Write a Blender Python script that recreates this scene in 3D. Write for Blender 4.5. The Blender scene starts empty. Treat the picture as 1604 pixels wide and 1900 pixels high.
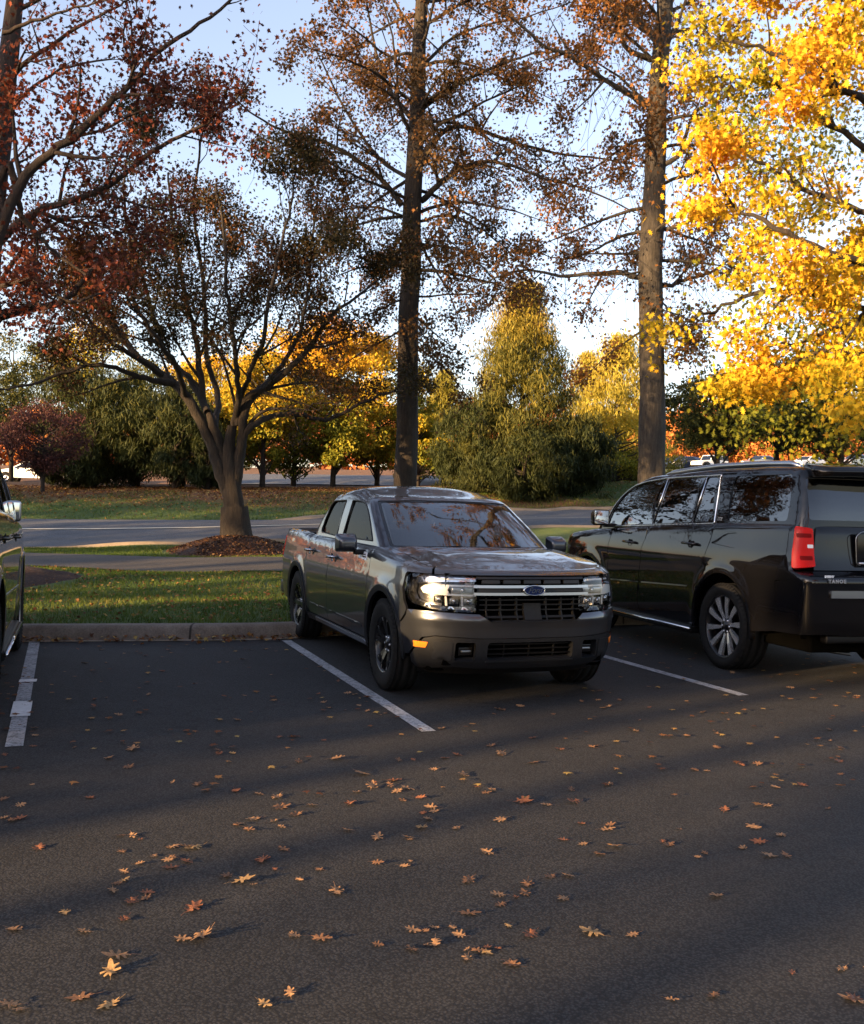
import bpy, bmesh, math, random
import numpy as np
from mathutils import Vector, Matrix, geometry
PI = math.pi
S = bpy.context.scene
COL = S.collection
rnd = random.Random(7)
# ------------------------------------------------------------------ camera
CAM_H, PITCH, ROLL, FPX = 1.483, -.0075, .0257, 1850.0
cp, sp, cr, sr = math.cos(PITCH), math.sin(PITCH), math.cos(ROLL), math.sin(ROLL)
cR = Vector((cr, -sp*sr, cp*sr)); cU = Vector((-sr, -sp*cr, cp*cr)); cF = Vector((0, cp, sp))
cam = bpy.data.objects.new('camera', bpy.data.cameras.new('camera')); COL.objects.link(cam)
cam.matrix_world = Matrix((( cR.x, cU.x, -cF.x, 0), (cR.y, cU.y, -cF.y, 0), (cR.z, cU.z, -cF.z, CAM_H), (0, 0, 0, 1)))
cam.data.sensor_width = 36; cam.data.sensor_fit = 'HORIZONTAL'; cam.data.lens = 36*FPX/1604
cam.data.clip_start = .05; cam.data.clip_end = 2000
S.camera = cam
# ------------------------------------------------------------------ world and sun
SUN_AZ = math.radians(38)      # the light travels towards (cos, sin) of this angle
SUN_EL = math.radians(9)
sun_vec = Vector((-math.cos(SUN_AZ)*math.cos(SUN_EL), -math.sin(SUN_AZ)*math.cos(SUN_EL), math.sin(SUN_EL)))
W = bpy.data.worlds.new('World'); S.world = W; W.use_nodes = True
wn = W.node_tree.nodes; wl = W.node_tree.links
sky = wn.new('ShaderNodeTexSky'); sky.sky_type = 'NISHITA'; sky.sun_disc = False
sky.sun_elevation = SUN_EL; sky.sun_rotation = math.atan2(sun_vec.x, sun_vec.y)
sky.air_density = 1.0; sky.dust_density = 1.2; sky.ozone_density = 1.2
hs = wn.new('ShaderNodeHueSaturation'); hs.inputs['Saturation'].default_value = .74; hs.inputs['Value'].default_value = 1.2
tm = wn.new('ShaderNodeMix'); tm.data_type = 'RGBA'; tm.blend_type = 'MULTIPLY'; tm.inputs[0].default_value = 1; tm.inputs[7].default_value = (1.01, .965, 1.07, 1)
wl.new(sky.outputs[0], hs.inputs['Color']); wl.new(hs.outputs[0], tm.inputs[6]); wl.new(tm.outputs[2], wn['Background'].inputs[0]); wn['Background'].inputs[1].default_value = .085
sl = bpy.data.lights.new('sun', 'SUN'); sl.energy = 5.0; sl.angle = math.radians(.55); sl.color = (1.0, .65, .31)
so = bpy.data.objects.new('sun', sl); COL.objects.link(so); so.rotation_euler = sun_vec.to_track_quat('Z', 'Y').to_euler(); so.location = (-20, -20, 20)
S.view_settings.view_transform = 'Standard'; S.view_settings.look = 'None'; S.view_settings.gamma = 1
S.view_settings.exposure = 2.18
S.cycles.max_bounces = 7; S.cycles.transparent_max_bounces = 12; S.cycles.use_denoising = True
S.cycles.sample_clamp_indirect = 4
S.render.resolution_x = 864; S.render.resolution_y = 1024
# ------------------------------------------------------------------ helpers
def at(px, py, d):
    r = cF + cR*((px-802)/FPX) - cU*((py-950)/FPX)
    return Vector((0, 0, CAM_H)) + r*(d/r.y)
def tag(o, label=None, cat=None, group=None, kind=None):
    if label: o['label'] = label
    if cat: o['category'] = cat
    if group: o['group'] = group
    if kind: o['kind'] = kind
    return o
def empty(name, loc=(0, 0, 0), rz=0, label=None, cat=None, group=None):
    o = bpy.data.objects.new(name, None); COL.objects.link(o); o.location = loc; o.rotation_euler = (0, 0, rz)
    o.empty_display_size = .2
    return tag(o, label, cat, group)
def copy_tree(o, parent=None):
    c = o.copy(); COL.objects.link(c); c.parent = parent
    for ch in [k for k in o.children]: copy_tree(ch, c)
    return c
def npmesh(name, V, F, mats, mi=None, smooth=True, parent=None, cols=None):
    """V (n,3); F (m,k) with k = 3 or 4, or a list of such arrays"""
    me = bpy.data.meshes.new(name)
    Fs = F if isinstance(F, list) else [F]
    Fs = [np.asarray(f, np.int32) for f in Fs if len(f)]
    V = np.asarray(V, np.float32)
    me.vertices.add(len(V)); me.vertices.foreach_set('co', V.ravel())
    tot = np.concatenate([np.full(len(f), f.shape[1], np.int32) for f in Fs])
    idx = np.concatenate([f.ravel() for f in Fs])
    st = np.concatenate([[0], np.cumsum(tot)[:-1]]).astype(np.int32)
    me.loops.add(len(idx)); me.loops.foreach_set('vertex_index', idx)
    me.polygons.add(len(tot)); me.polygons.foreach_set('loop_start', st)
    try: me.polygons.foreach_set('loop_total', tot)
    except Exception: pass
    if mi is not None: me.polygons.foreach_set('material_index', np.asarray(mi, np.int32))
    me.polygons.foreach_set('use_smooth', np.full(len(tot), bool(smooth)))
    for m in (mats if isinstance(mats, (list, tuple)) else [mats]): me.materials.append(m)
    if cols is not None:
        a = me.attributes.new('tint', 'FLOAT', 'POINT'); a.data.foreach_set('value', np.asarray(cols, np.float32))
    me.update(calc_edges=True)
    o = bpy.data.objects.new(name, me); COL.objects.link(o)
    if parent: o.parent = parent
    return o
class MB:
    """collects pieces, builds one mesh object"""
    def __init__(s): s.v = []; s.f = []; s.m = []; s.s = []
    def add(s, vs, fs, m=0, smooth=True):
        b = len(s.v); s.v += [tuple(map(float, v)) for v in vs]
        for f in fs: s.f.append(tuple(i+b for i in f)); s.m.append(m); s.s.append(smooth)
    def box(s, x0, x1, y0, y1, z0, z1, m=0, bev=0):
        if x0 > x1: x0, x1 = x1, x0
        if y0 > y1: y0, y1 = y1, y0
        if z0 > z1: z0, z1 = z1, z0
        if bev <= 0:
            v = [(x, y, z) for z in (z0, z1) for y in (y0, y1) for x in (x0, x1)]
            s.add(v, [(0, 2, 3, 1), (4, 5, 7, 6), (0, 1, 5, 4), (2, 6, 7, 3), (0, 4, 6, 2), (1, 3, 7, 5)], m, False); return
        bm = bmesh.new(); r = bmesh.ops.create_cube(bm, size=1)
        for v in bm.verts: v.co = Vector(((x0+x1)/2+v.co.x*(x1-x0), (y0+y1)/2+v.co.y*(y1-y0), (z0+z1)/2+v.co.z*(z1-z0)))
        bmesh.ops.bevel(bm, geom=bm.edges[:], offset=bev, segments=3, affect='EDGES', profile=.6)
        s.frombm(bm, m)
    def frombm(s, bm, m=0, smooth=True):
        bm.verts.ensure_lookup_table(); bm.verts.index_update()
        s.add([v.co for v in bm.verts], [[v.index for v in f.verts] for f in bm.faces], m, smooth); bm.free()
    def tube(s, pts, rad, n=8, m=0, caps=True):
        pts = [Vector(p) for p in pts]; k = len(pts)
        rad = [rad]*k if not hasattr(rad, '__len__') else rad
        vs = []; up = Vector((0, 0, 1)); a = None
        for i, p in enumerate(pts):
            t = (pts[min(i+1, k-1)]-pts[max(i-1, 0)]).normalized()
            if a is None: a = t.orthogonal().normalized()
            a = (a - t*a.dot(t)).normalized(); b = t.cross(a)
            for j in range(n):
                q = 2*PI*j/n; vs.append(p+(a*math.cos(q)+b*math.sin(q))*rad[i])
        fs = [(i*n+j, i*n+(j+1) % n, (i+1)*n+(j+1) % n, (i+1)*n+j) for i in range(k-1) for j in range(n)]
        if caps: fs += [tuple(range(n))[::-1], tuple((k-1)*n+j for j in range(n))]
        s.add(vs, fs, m)
    def lathe(s, prof, n=48, m=0, axis='y', o=(0, 0, 0), a0=0, a1=2*PI, sx=1):
        """prof: list of (radius, along)"""
        k = len(prof); vs = []; full = abs(a1-a0-2*PI) < 1e-6; nn = n if full else n+1
        for j in range(nn):
            q = a0+(a1-a0)*j/n
            for r, h in prof:
                c, d = r*math.cos(q), r*math.sin(q)
                v = (c, h*sx, d) if axis == 'y' else ((c, d, h) if axis == 'z' else (h*sx, c, d))
                vs.append((v[0]+o[0], v[1]+o[1], v[2]+o[2]))
        fs = []
        for j in range(n):
            j2 = (j+1) % nn if full else j+1
            for i in range(k-1): fs.append((j*k+i, j*k+i+1, j2*k+i+1, j2*k+i))
        s.add(vs, fs, m)
    def build(s, name, mats, parent=None, loc=None):
        me = bpy.data.meshes.new(name); me.from_pydata(s.v, [], s.f)
        me.polygons.foreach_set('material_index', s.m); me.polygons.foreach_set('use_smooth', s.s)
        for mm in (mats if isinstance(mats, (list, tuple)) else [mats]): me.materials.append(mm)
        me.update(); o = bpy.data.objects.new(name, me); COL.objects.link(o)
        if parent: o.parent = parent
        if loc is not None: o.location = loc
        return o
def fix_normals(o):
    bm = bmesh.new(); bm.from_mesh(o.data); bmesh.ops.recalc_face_normals(bm, faces=bm.faces); bm.to_mesh(o.data); bm.free(); return o
# ------------------------------------------------------------------ materials
def mat(name, col=(.5, .5, .5), rough=.5, metal=0, spec=.5, coat=0, crough=.03, noise=None, bump=None, trans=0, emis=None, ior=None):
    m = bpy.data.materials.new(name); m.use_nodes = True; n = m.node_tree.nodes; l = m.node_tree.links; b = n['Principled BSDF']
    b.inputs['Base Color'].default_value = (*col, 1); b.inputs['Roughness'].default_value = rough; b.inputs['Metallic'].default_value = metal
    b.inputs['Specular IOR Level'].default_value = spec; b.inputs['Coat Weight'].default_value = coat; b.inputs['Coat Roughness'].default_value = crough
    b.inputs['Transmission Weight'].default_value = trans
    if ior: b.inputs['IOR'].default_value = ior
    if emis: b.inputs['Emission Color'].default_value = (*emis[0], 1); b.inputs['Emission Strength'].default_value = emis[1]
    tc = n.new('ShaderNodeTexCoord')
    if noise:                                    # (scale, amount, detail)
        t = n.new('ShaderNodeTexNoise'); t.inputs['Scale'].default_value = noise[0]; t.inputs['Detail'].default_value = noise[2] if len(noise) > 2 else 5
        l.new(tc.outputs['Object'], t.inputs[0])
        r = n.new('ShaderNodeMapRange'); r.inputs[1].default_value = .25; r.inputs[2].default_value = .75; r.inputs[3].default_value = 1-noise[1]; r.inputs[4].default_value = 1+noise[1]
        l.new(t.outputs[0], r.inputs[0])
        x = n.new('ShaderNodeMix'); x.data_type = 'RGBA'; x.blend_type = 'MULTIPLY'; x.inputs[0].default_value = 1; x.inputs[6].default_value = (*col, 1)
        l.new(r.outputs[0], x.inputs[7]); l.new(x.outputs[2], b.inputs['Base Color'])
    if bump:                                     # (scale, strength, distance)
        t = n.new('ShaderNodeTexNoise'); t.inputs['Scale'].default_value = bump[0]; t.inputs['Detail'].default_value = 6; l.new(tc.outputs['Object'], t.inputs[0])
        u = n.new('ShaderNodeBump'); u.inputs['Strength'].default_value = bump[1]; u.inputs['Distance'].default_value = bump[2]
        l.new(t.outputs[0], u.inputs['Height']); l.new(u.outputs[0], b.inputs['Normal'])
    return m
def glass(name, tint=(.5, .5, .5), refl=1.0, wave=None, ior=1.5):
    """thin pane: tinted transparency under a Fresnel reflection"""
    m = bpy.data.materials.new(name); m.use_nodes = True; n = m.node_tree.nodes; l = m.node_tree.links; n.clear()
    o = n.new('ShaderNodeOutputMaterial'); mx = n.new('ShaderNodeMixShader'); t = n.new('ShaderNodeBsdfTransparent'); g = n.new('ShaderNodeBsdfGlossy')
    t.inputs[0].default_value = (*tint, 1); g.inputs['Roughness'].default_value = .015; g.inputs[0].default_value = (1, 1, 1, 1)
    f = n.new('ShaderNodeFresnel'); f.inputs[0].default_value = ior
    k = n.new('ShaderNodeMath'); k.operation = 'MULTIPLY'; k.inputs[1].default_value = 2.0*refl; k.use_clamp = True
    l.new(f.outputs[0], k.inputs[0]); l.new(k.outputs[0], mx.inputs[0]); l.new(t.outputs[0], mx.inputs[1]); l.new(g.outputs[0], mx.inputs[2]); l.new(mx.outputs[0], o.inputs[0])
    if wave:
        tc = n.new('ShaderNodeTexCoord'); q = n.new('ShaderNodeTexNoise'); q.inputs['Scale'].default_value = wave[0]; q.inputs['Detail'].default_value = 1
        mp = n.new('ShaderNodeMapping'); mp.inputs['Scale'].default_value = (1, 1, 3.0); l.new(tc.outputs['Object'], mp.inputs[0]); l.new(mp.outputs[0], q.inputs[0])
        u = n.new('ShaderNodeBump'); u.inputs['Strength'].default_value = 1; u.inputs['Distance'].default_value = wave[1]
        l.new(q.outputs[0], u.inputs['Height']); l.new(u.outputs[0], g.inputs['Normal']); l.new(u.outputs[0], f.inputs['Normal'])
    return m
M = {}
# ------------------------------------------------------------------ vehicle shells
def pchip(tab):
    xs = np.array([p[0] for p in tab], float); ys = np.array([p[1] for p in tab], float)
    o = np.argsort(xs); xs, ys = xs[o], ys[o]
    if len(xs) < 3: return lambda z: np.interp(z, xs, ys)
    hh = np.diff(xs); dl = np.diff(ys)/hh; m = np.zeros(len(xs)); m[0], m[-1] = dl[0], dl[-1]
    for i in range(1, len(xs)-1):
        if dl[i-1]*dl[i] > 0:
            w1, w2 = 2*hh[i]+hh[i-1], hh[i]+2*hh[i-1]; m[i] = (w1+w2)/(w1/dl[i-1]+w2/dl[i])
    def f(z):
        z = np.clip(np.asarray(z, float), xs[0], xs[-1]); i = np.clip(np.searchsorted(xs, z)-1, 0, len(hh)-1)
        t = (z-xs[i])/hh[i]
        return (2*t**3-3*t**2+1)*ys[i]+(t**3-2*t**2+t)*hh[i]*m[i]+(-2*t**3+3*t**2)*ys[i+1]+(t**3-t**2)*hh[i]*m[i+1]
    return f
class Shell:
    """closed loop round a car: u runs along the plan contour from the front centre (0) round the left side to the rear centre, -u is the right side; v runs up"""
    def __init__(s, xF, xR, W, ztop, capF=.4, capR=.2, aF=2.4, bF=3., aR=2.6, bR=4., r=.06, zref=None, wx=None, bumps=()):
        s.xF, s.xR, s.W, s.zt = pchip(xF), pchip(xR), pchip(W), pchip(ztop)
        s.cF, s.cR, s.r = capF, capR, r; s.wx = pchip(wx) if wx else (lambda x: 1+0*x); s.bumps = bumps
        z0 = zref if zref is not None else W[len(W)//2][0]; w0 = float(s.W(z0)); s.z0 = z0
        def tab(a, b, cap):
            ph = (1-np.cos(np.linspace(0, PI, 1500)))/2*PI/2
            c = np.cos(ph).clip(0)**(2/a); q = np.sin(ph).clip(0)**(2/b)
            L = np.concatenate([[0], np.cumsum(np.hypot(np.diff(c)*cap, np.diff(q)*w0))]); return L, c, q
        s.F = tab(aF, bF, capF); s.R = tab(aR, bR, capR)
        s.L1, s.L3 = s.F[0][-1], s.R[0][-1]; s.L2 = float(s.xF(z0)-capF-s.xR(z0)-capR); s.L = s.L1+s.L2+s.L3
    def base(s, U, z):
        A = np.abs(U); sg = np.where(U < 0, -1., 1.)
        xf, xr, w = s.xF(z), s.xR(z), s.W(z)
        c = np.interp(A, s.F[0], s.F[1]); q = np.interp(A, s.F[0], s.F[2])
        B = s.L-A; c3 = np.interp(B, s.R[0], s.R[1]); q3 = np.interp(B, s.R[0], s.R[2])
        fr = np.clip((A-s.L1)/s.L2, 0, 1); xs = xf-s.cF; xe = xr+s.cR
        x = np.where(A < s.L1, xs+s.cF*c, np.where(A > s.L1+s.L2, xe-s.cR*c3, xs+(xe-xs)*fr))
        y = w*np.where(A < s.L1, q, np.where(A > s.L1+s.L2, q3, 1.))*s.wx(x)
        for (bx, bz, br, bh, bw) in s.bumps:      # flares: ring of radius br round (bx, bz)
            d = np.abs(np.hypot(x-bx, z-bz)-br); y = y+np.where((A > s.L1*.6) & (A < s.L-s.L3*.6), bh*np.exp(-(d/bw)**2), 0)
        return x, y*sg
    def vtop(s, U):
        x, _ = s.base(np.asarray(U, float), np.full(np.shape(U), s.z0)); return s.zt(x)-s.r+s.r*PI/2
    def P(s, U, v, off=0.):
        U = np.asarray(U, float); v = np.asarray(v, float)
        x0, _ = s.base(U, np.full(U.shape, s.z0)); zt = s.zt(x0); zs = zt-s.r
        a = np.clip((v-zs)/s.r, 0, PI/2); z = np.where(v > zs, zs+s.r*np.sin(a), v); D = s.r*(1-np.cos(a))+off
        x, y = s.base(U, z); e = .004
        xa, ya = s.base(U-e, z); xb, yb = s.base(U+e, z); tx, ty = xb-xa, yb-ya; n = np.hypot(tx, ty)+1e-9
        nx, ny = ty/n, -tx/n                       # inward or outward, fixed below
        sg = 1.
        return np.stack([x-sg*nx*D, y-sg*ny*D, z], -1)
    def fn(s, off=0.): return lambda a, b: s.P(a, np.minimum(b, s.vtop(a)), off)
    def ux(s, x, z, side=1):
        """u of the point of the side at station x, height z"""
        xf, xr = float(s.xF(z)), float(s.xR(z)); xs, xe = xf-s.cF, xr+s.cR
        if x > xs: return side*float(np.interp(-(min(x, xf)-xs)/s.cF, -s.F[1], s.F[0]))
        if x < xe: return side*(s.L-float(np.interp(-(xe-max(x, xr))/s.cR, -s.R[1], s.R[0])))
        return side*(s.L1+s.L2*(xs-x)/(xs-xe))
    def uy(s, y, z):
        return math.copysign(float(np.interp(abs(y)/float(s.W(z)), s.F[2], s.F[0])), y)
    def ury(s, y, z):
        return math.copysign(s.L-float(np.interp(abs(y)/float(s.W(z)), s.R[2], s.R[0])), y)
    def side(s, pts, side=1): return [(s.ux(x, z, side), z) for x, z in pts]
    def front(s, pts): return [(s.uy(y, z), z) for y, z in pts]
    def rear(s, pts): return [(s.ury(y, z), z) for y, z in pts]
def resample(poly, step):
    out = []
    for i, a in enumerate(poly):
        b = poly[(i+1) % len(poly)]; n = max(1, int(math.hypot(b[0]-a[0], b[1]-a[1])/step))
        out += [(a[0]+(b[0]-a[0])*k/n, a[1]+(b[1]-a[1])*k/n) for k in range(n)]
    return out
def rounded(poly, r, n=4):
    out = []; k = len(poly); rs = r if hasattr(r, '__len__') else [r]*k
    for i in range(k):
        p, a, b = Vector(poly[i]), Vector(poly[i-1]), Vector(poly[(i+1) % k]); rr = min(rs[i], (p-a).length*.45, (p-b).length*.45)
        if rr < 1e-4: out.append(tuple(p)); continue
        p0, p1 = p+(a-p).normalized()*rr, p+(b-p).normalized()*rr
        for j in range(n+1):
            t = j/n; q = p0*(1-t)**2+p*2*t*(1-t)+p1*t*t; out.append(tuple(q))
    return out
def inside(P, poly):
    x, y = P[:, 0], P[:, 1]; r = np.zeros(len(P), bool); n = len(poly)
    for i in range(n):
        x0, y0 = poly[i]; x1, y1 = poly[(i+1) % n]
        if y0 == y1: continue
        c = ((y0 > y) != (y1 > y)) & (x < (x1-x0)*(y-y0)/(y1-y0)+x0); r ^= c
    return r
def near(P, poly, d):
    r = np.zeros(len(P), bool)
    for i in range(len(poly)):
        a = np.array(poly[i]); b = np.array(poly[(i+1) % len(poly)]); ab = b-a; L = (ab@ab)+1e-12
        t = np.clip(((P-a)@ab)/L, 0, 1); q = a+t[:, None]*ab; r |= np.hypot(*(P-q).T) < d
    return r
def panel(mb, fn, outline, holes=(), step=.05, off=0., rim=.015, m=0, mr=None, ctr=None, vs=None):
    """skin of the surface fn(a, b) inside outline; its edges fold inward by rim"""
    loops = [resample(outline, step)]+[resample(h_, step) for h_ in holes]
    pts = []; edges = []
    for L in loops:
        b = len(pts); pts += L; edges += [(b+i, b+(i+1) % len(L)) for i in range(len(L))]
    nb = len(pts); A = np.array(pts)
    sv = vs or step
    gx = np.arange(A[:, 0].min(), A[:, 0].max(), step); gy = np.arange(A[:, 1].min(), A[:, 1].max(), sv)
    if len(gx) and len(gy):
        G = np.stack(np.meshgrid(gx, gy), -1).reshape(-1, 2); G[:, 0] += np.where((np.round((G[:, 1]-A[:, 1].min())/sv).astype(int) % 2) == 1, step/2, 0)
        ok = inside(G, loops[0])
        for h_ in loops[1:]: ok &= ~inside(G, h_)
        G = G[ok]
        for L in loops:
            if len(G): G = G[~near(G, L, min(step, sv)*.42)]
        pts += [tuple(g) for g in G]
    r = geometry.delaunay_2d_cdt([Vector(p) for p in pts], edges, [], 0, 1e-6)
    Vv = np.array([tuple(v) for v in r[0]]); faces = np.array([f for f in r[2] if len(f) == 3]); cc = Vv[faces].mean(1)
    ok = inside(cc, loops[0])
    for h_ in loops[1:]: ok &= ~inside(cc, h_)
    faces = faces[ok].tolist()
    P0 = fn(Vv[:, 0], Vv[:, 1]); e = 2e-3
    def nrm(a, b, P):
        da = fn(a+e, b)-fn(a-e, b); db = fn(a, b+e)-fn(a, b-e); n = np.cross(da, db); n /= (np.linalg.norm(n, axis=1, keepdims=True)+1e-12); return n
    N = nrm(Vv[:, 0], Vv[:, 1], P0)
    C = np.array(ctr if ctr is not None else PANEL_C)
    # outward from the spine of the car
    d = P0-np.stack([np.clip(P0[:, 0], C[0]-1.6, C[0]+1.6), np.full(len(P0), C[1]), np.full(len(P0), C[2])], 1)
    sg = 1. if (N*d).sum() > 0 else -1.; N = N*sg
    P1 = P0-N*off
    vs_ = P1.tolist(); fs = []
    for f in faces:
        a, b, c = [Vector(vs_[i]) for i in f[:3]]
        n = (b-a).cross(c-a); nn = Vector(N[f[0]]); fs.append(tuple(f) if n.dot(nn) > 0 else tuple(f)[::-1])
    mb.add(vs_, fs, m)
    if rim:
        T = {}
        for f in fs:
            for i in range(len(f)): T[(f[i], f[(i+1) % len(f)])] = 1
        be = [k for k in T if (k[1], k[0]) not in T]
        ids = sorted({i for k in be for i in k}); ix = {i: j for j, i in enumerate(ids)}
        o = P1[ids]; inn = o-N[ids]*rim; n = len(ids)
        mb.add(np.vstack([o, inn]).tolist(), [(ix[b], ix[a], ix[a]+n, ix[b]+n) for a, b in be], m if mr is None else mr)
def coons(Fr, Bk, Lf, Rt, La, Lb, crown=0.0, cpow=2.0):
    """a in [-La/2, La/2] across, b in [0, Lb] back; borders are functions of 0..1 arrays"""
    def fn(a, b):
        t = np.clip(np.asarray(a, float)/La+.5, 0, 1); q = np.clip(np.asarray(b, float)/Lb, 0, 1); T, Q = t[:, None], q[:, None]
        f, k, l_, r_ = Fr(t), Bk(t), Lf(q), Rt(q)
        z0, z1 = np.zeros(1), np.ones(1)
        c00, c10, c01, c11 = Fr(z0), Fr(z1), Bk(z0), Bk(z1)
        P = (1-Q)*f+Q*k+(1-T)*l_+T*r_-((1-T)*(1-Q)*c00+T*(1-Q)*c10+(1-T)*Q*c01+T*Q*c11)
        P[:, 2] += crown*(1-np.abs(2*t-1)**cpow)*np.minimum(1, 4*q*(1-q)+.0)
        return P
    return fn
def arc(cx, cz, r, a0, a1, n=20): return [(cx+r*math.cos(math.radians(a0+(a1-a0)*i/n)), cz+r*math.sin(math.radians(a0+(a1-a0)*i/n))) for i in range(n+1)]
PANEL_C = (-1, 0, .7)
def text_mesh(txt, size, mt, parent, name, xf, shear=0, ext=.004, space=1.0, bold=0.0):
    c = bpy.data.curves.new(name, 'FONT'); c.body = txt; c.size = size; c.extrude = ext; c.shear = shear; c.space_character = space; c.offset = bold
    c.align_x = 'CENTER'; c.align_y = 'CENTER'
    t = bpy.data.objects.new('tmp', c); COL.objects.link(t); bpy.context.view_layer.update()
    me = bpy.data.meshes.new_from_object(t.evaluated_get(bpy.context.evaluated_depsgraph_get())); bpy.data.objects.remove(t)
    me.transform(xf); me.materials.clear(); me.materials.append(mt); me.name = name
    o = bpy.data.objects.new(name, me); COL.objects.link(o); o.parent = parent; return o
# ------------------------------------------------------------------ vehicle materials
def paint(name, col, metal, flake=0.0):
    m = mat(name, col, .30 if metal else .5, metal, .5 if metal else 0, 1.0, .02)
    n = m.node_tree.nodes; l = m.node_tree.links; b = n['Principled BSDF']
    tc = n.new('ShaderNodeTexCoord'); t = n.new('ShaderNodeTexNoise'); t.inputs['Scale'].default_value = 3.0; t.inputs['Detail'].default_value = 1
    u = n.new('ShaderNodeBump'); u.inputs['Strength'].default_value = .22; u.inputs['Distance'].default_value = .003
    l.new(tc.outputs['Object'], t.inputs[0]); l.new(t.outputs[0], u.inputs['Height']); l.new(u.outputs[0], b.inputs['Coat Normal'])
    # a little dust in the lower parts and a breakup of the gloss
    t2 = n.new('ShaderNodeTexNoise'); t2.inputs['Scale'].default_value = 40; t2.inputs['Detail'].default_value = 8; l.new(tc.outputs['Object'], t2.inputs[0])
    r = n.new('ShaderNodeMapRange'); r.inputs[1].default_value = .4; r.inputs[2].default_value = .8; r.inputs[3].default_value = .01; r.inputs[4].default_value = .045
    l.new(t2.outputs[0], r.inputs[0]); l.new(r.outputs[0], b.inputs['Coat Roughness'])
    return m
M['grey_paint'] = paint('grey_paint', (.056, .061, .074), .8)
M['black_paint'] = paint('black_paint', (.004, .004, .005), 0)
M['olive_paint'] = paint('olive_paint', (.035, .033, .022), .6)
M['clad'] = mat('clad', (.015, .016, .019), .42, .3, .4, noise=(60, .2))
M['satin'] = mat('satin', (.055, .058, .065), .32, .8)
M['black_plastic'] = mat('black_plastic', (.006, .006, .0065), .45, 0, .22, noise=(40, .3))
M['gloss_black'] = mat('gloss_black', (.006, .006, .007), .12)
M['void'] = mat('void', (.002, .002, .002), .9, 0, 0)
M['rubber'] = mat('rubber', (.010, .010, .010), .75, 0, .15, noise=(30, .35), bump=(120, .3, .002))
M['lamp_house'] = mat('lamp_house', (.10, .10, .105), .22, .9)
M['chrome'] = mat('chrome', (.62, .63, .65), .09, 1)
M['silver'] = mat('silver', (.45, .46, .49), .28, 1)
M['dark_rim'] = mat('dark_rim', (.012, .012, .013), .22, .2)
M['badge'] = mat('badge', (.36, .37, .40), .4, .5)
M['blade'] = mat('blade', (.78, .79, .82), .24, .82)
M['disc'] = mat('disc', (.12, .12, .12), .4, 1)
M['lens'] = glass('lens', (.95, .95, .95), .6)
M['windscreen'] = glass('windscreen', (.62, .66, .63), 1.2)
M['side_glass'] = glass('side_glass', (.10, .09, .075), .16)
M['dark_glass'] = glass('dark_glass', (.045, .047, .05), 1.1, wave=(6, .0005), ior=1.55)
M['front_glass'] = glass('front_glass', (.42, .5, .46), 1.3, wave=(9, .0009), ior=1.55)
M['white_lens'] = mat('white_lens', (.75, .75, .74), .2)
M['amber'] = mat('amber', (.85, .22, .02), .25, trans=0)
M['red_lens'] = mat('red_lens', (.50, .004, .002), .3, spec=.15, coat=.08, crough=.1)
M['red_dark'] = mat('red_dark', (.16, .001, .001), .4, spec=.1)
M['trim_cloth'] = mat('trim_cloth', (.55, .53, .46), .85)
M['seat_cloth'] = mat('seat_cloth', (.05, .05, .055), .85, noise=(50, .2))
M['blue_oval'] = mat('blue_oval', (.006, .015, .07), .2, .3)
M['white_label'] = mat('white_label', (.78, .8, .82), .4)
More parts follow.
